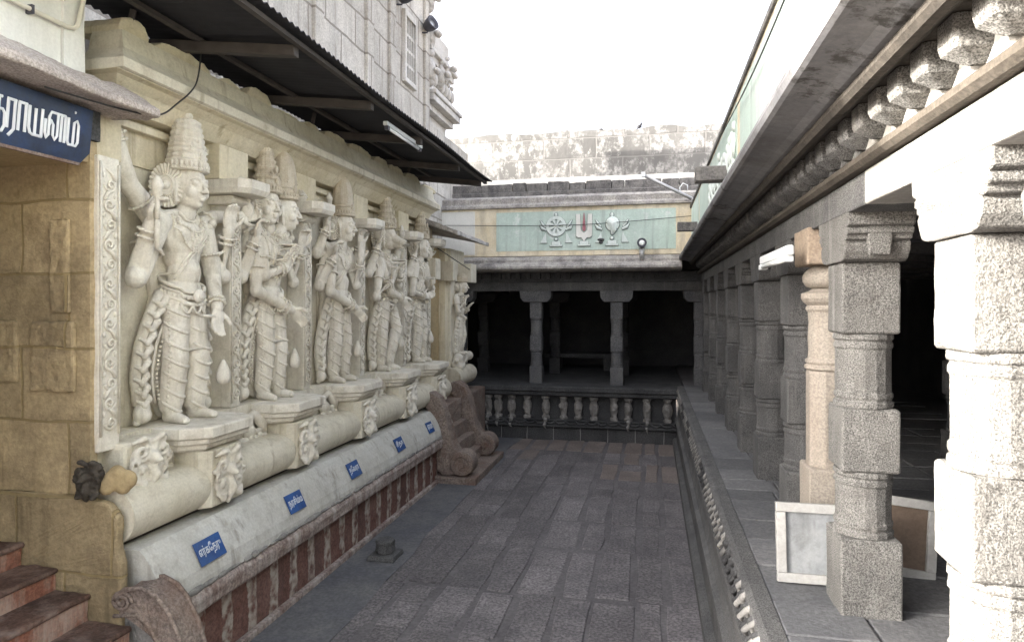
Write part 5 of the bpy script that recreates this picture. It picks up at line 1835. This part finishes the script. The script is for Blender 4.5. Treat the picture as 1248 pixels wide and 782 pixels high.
t = thing('flood_lamp', 'round lamp on a short grey pipe standing on the gallery eave below the mint panel', 'lamp', (-.16, 12.48, 3.5))
MB().tube([(-.16, 12.48, 3.44), (-.16, 12.48, 3.70)], .05, 12).build('post', M['steel'], t, smooth=True)
T = Matrix.Translation((-.16, 12.44, 3.75)) @ Matrix.Rotation(R(80), 4, 'X')
MB().lathe([(.03, -.08), (.07, -.07), (.085, .03), (.09, .06), (.075, .065), (.05, .03), (.02, .028)], 18, T).build('housing', M['lamp_dark'], t, smooth=True)
MB().lathe([(.005, .04), (.055, .045), (.05, .06), (.005, .066)], 14, T).build('lens', M['lamp_glass'], t, smooth=True)

t = thing('pole_arm', 'pale metal tube slanting up from the corner over the mint panel', 'pole', (.70, 12.4, 4.56))
MB().tube([(.74, 12.45, 4.55), (-.13, 12.45, 5.02)], .034, 10).build('tube', M['steel'], t, smooth=True)
MB().box(-.17, -.10, 12.40, 12.50, 4.98, 5.07).build('end_cap', M['lamp_white'], t, bevel=.01)
MB().tube([(.55, 12.45, 4.62), (.52, 12.44, 4.76), (.58, 12.44, 4.84), (.66, 12.44, 4.80), (.66, 12.45, 4.70)], .012, 8).build('loop', M['lamp_white'], t, smooth=True)

def bird(x, z, label, yaw, up):
    y = 15.4
    b = thing('bird', label, 'bird', (x, y, z), R(0), 'birds on the rampart')
    m = MB()
    c, s = math.cos(yaw), math.sin(yaw)
    def q(f, h, l=0):
        return Vector((x + f * c - l * s, y + f * s + l * c, z + h))
    if up:
        m.limb([q(-.10, .05), q(-.02, .11), q(.03, .19), q(.06, .245)], [.03, .062, .052, .036], 10)
        m.tube([q(-.09, .07), q(-.18, -.02)], [.03, .016], 6)
        m.limb([q(.06, .25), q(.12, .245)], [.02, .006], 6)
    else:
        m.limb([q(-.09, .08), q(.0, .11), q(.07, .13), q(.10, .17)], [.034, .06, .05, .034], 10)
        m.tube([q(-.08, .09), q(-.22, .05)], [.03, .016], 6)
        m.limb([q(.11, .17), q(.17, .155)], [.018, .005], 6)
    for l in (-.022, .022):
        m.tube([q(0, .06, l), q(0, -.005, l)], .008, 6)
        m.tube([q(-.02, .0, l), q(.04, .0, l)], .007, 6)
    o = m.build('body', M['bird'], b, smooth=True)
    remesh(o, .011, 1)
    m = MB()
    for l in (-1, 1):
        m.ball(q(-.03, .115, l * .052), (.085, .016, .035), rot=Matrix.Rotation(yaw, 3, 'Z') @ Matrix.Rotation(R(20 if up else 8), 3, 'Y'))
    m.build('wing', M['bird'], b, smooth=True)
    b.scale = (.62, .62, .62)
bird(-1.16, 6.62, 'black bird crouching on top of the rampart wall, the left one', 2.9, False)
bird(-.24, 6.64, 'black bird standing upright on top of the rampart wall, the right one', .5, True)

# cables
def cable(name, pts, label, r=.006, sagn=12):
    P = [Vector(p) for p in pts]
    sp = []
    for i in range(len(P) - 1):
        p0, p1, p2, p3 = P[max(i - 1, 0)], P[i], P[i + 1], P[min(i + 2, len(P) - 1)]
        for k in range(sagn):
            f = k / sagn
            sp.append(.5 * ((2 * p1) + (p2 - p0) * f + (2 * p0 - 5 * p1 + 4 * p2 - p3) * f * f + (3 * p1 - p0 - 3 * p2 + p3) * f ** 3))
    sp.append(P[-1])
    o = MB().tube(sp, r, 6).build(name, M['cable'], None, smooth=True, loc=P[0])
    return tag(o, label, 'cable')
cable('cable', [(-3.26, 3.0, 3.80), (-3.22, 3.5, 3.82), (-3.22, 3.80, 3.87), (-3.28, 4.05, 4.02), (-3.33, 4.32, 4.26), (-3.42, 4.5, 4.62)], 'thin black cable looping from the slab corner up over the yellow cornice', .006)
cable('cable', [(-4.2, 12.56, 4.20), (-1.5, 12.56, 4.14), (.74, 12.56, 4.25)], 'thin dark wire sagging across the mint emblem panel', .006)
cable('cable', [(-3.36, 10.1, 3.52), (-3.2, 11.0, 3.30), (-3.3, 12.2, 3.22)], 'black cable drooping below the tilted slab of the chapel doorway', .008)
cable('cable', [(.70, 1.2, 4.33), (.69, 4.5, 4.20), (.70, 8.0, 4.36), (.70, 12.3, 4.40)], 'thin wire running along the top of the right parapet', .005)
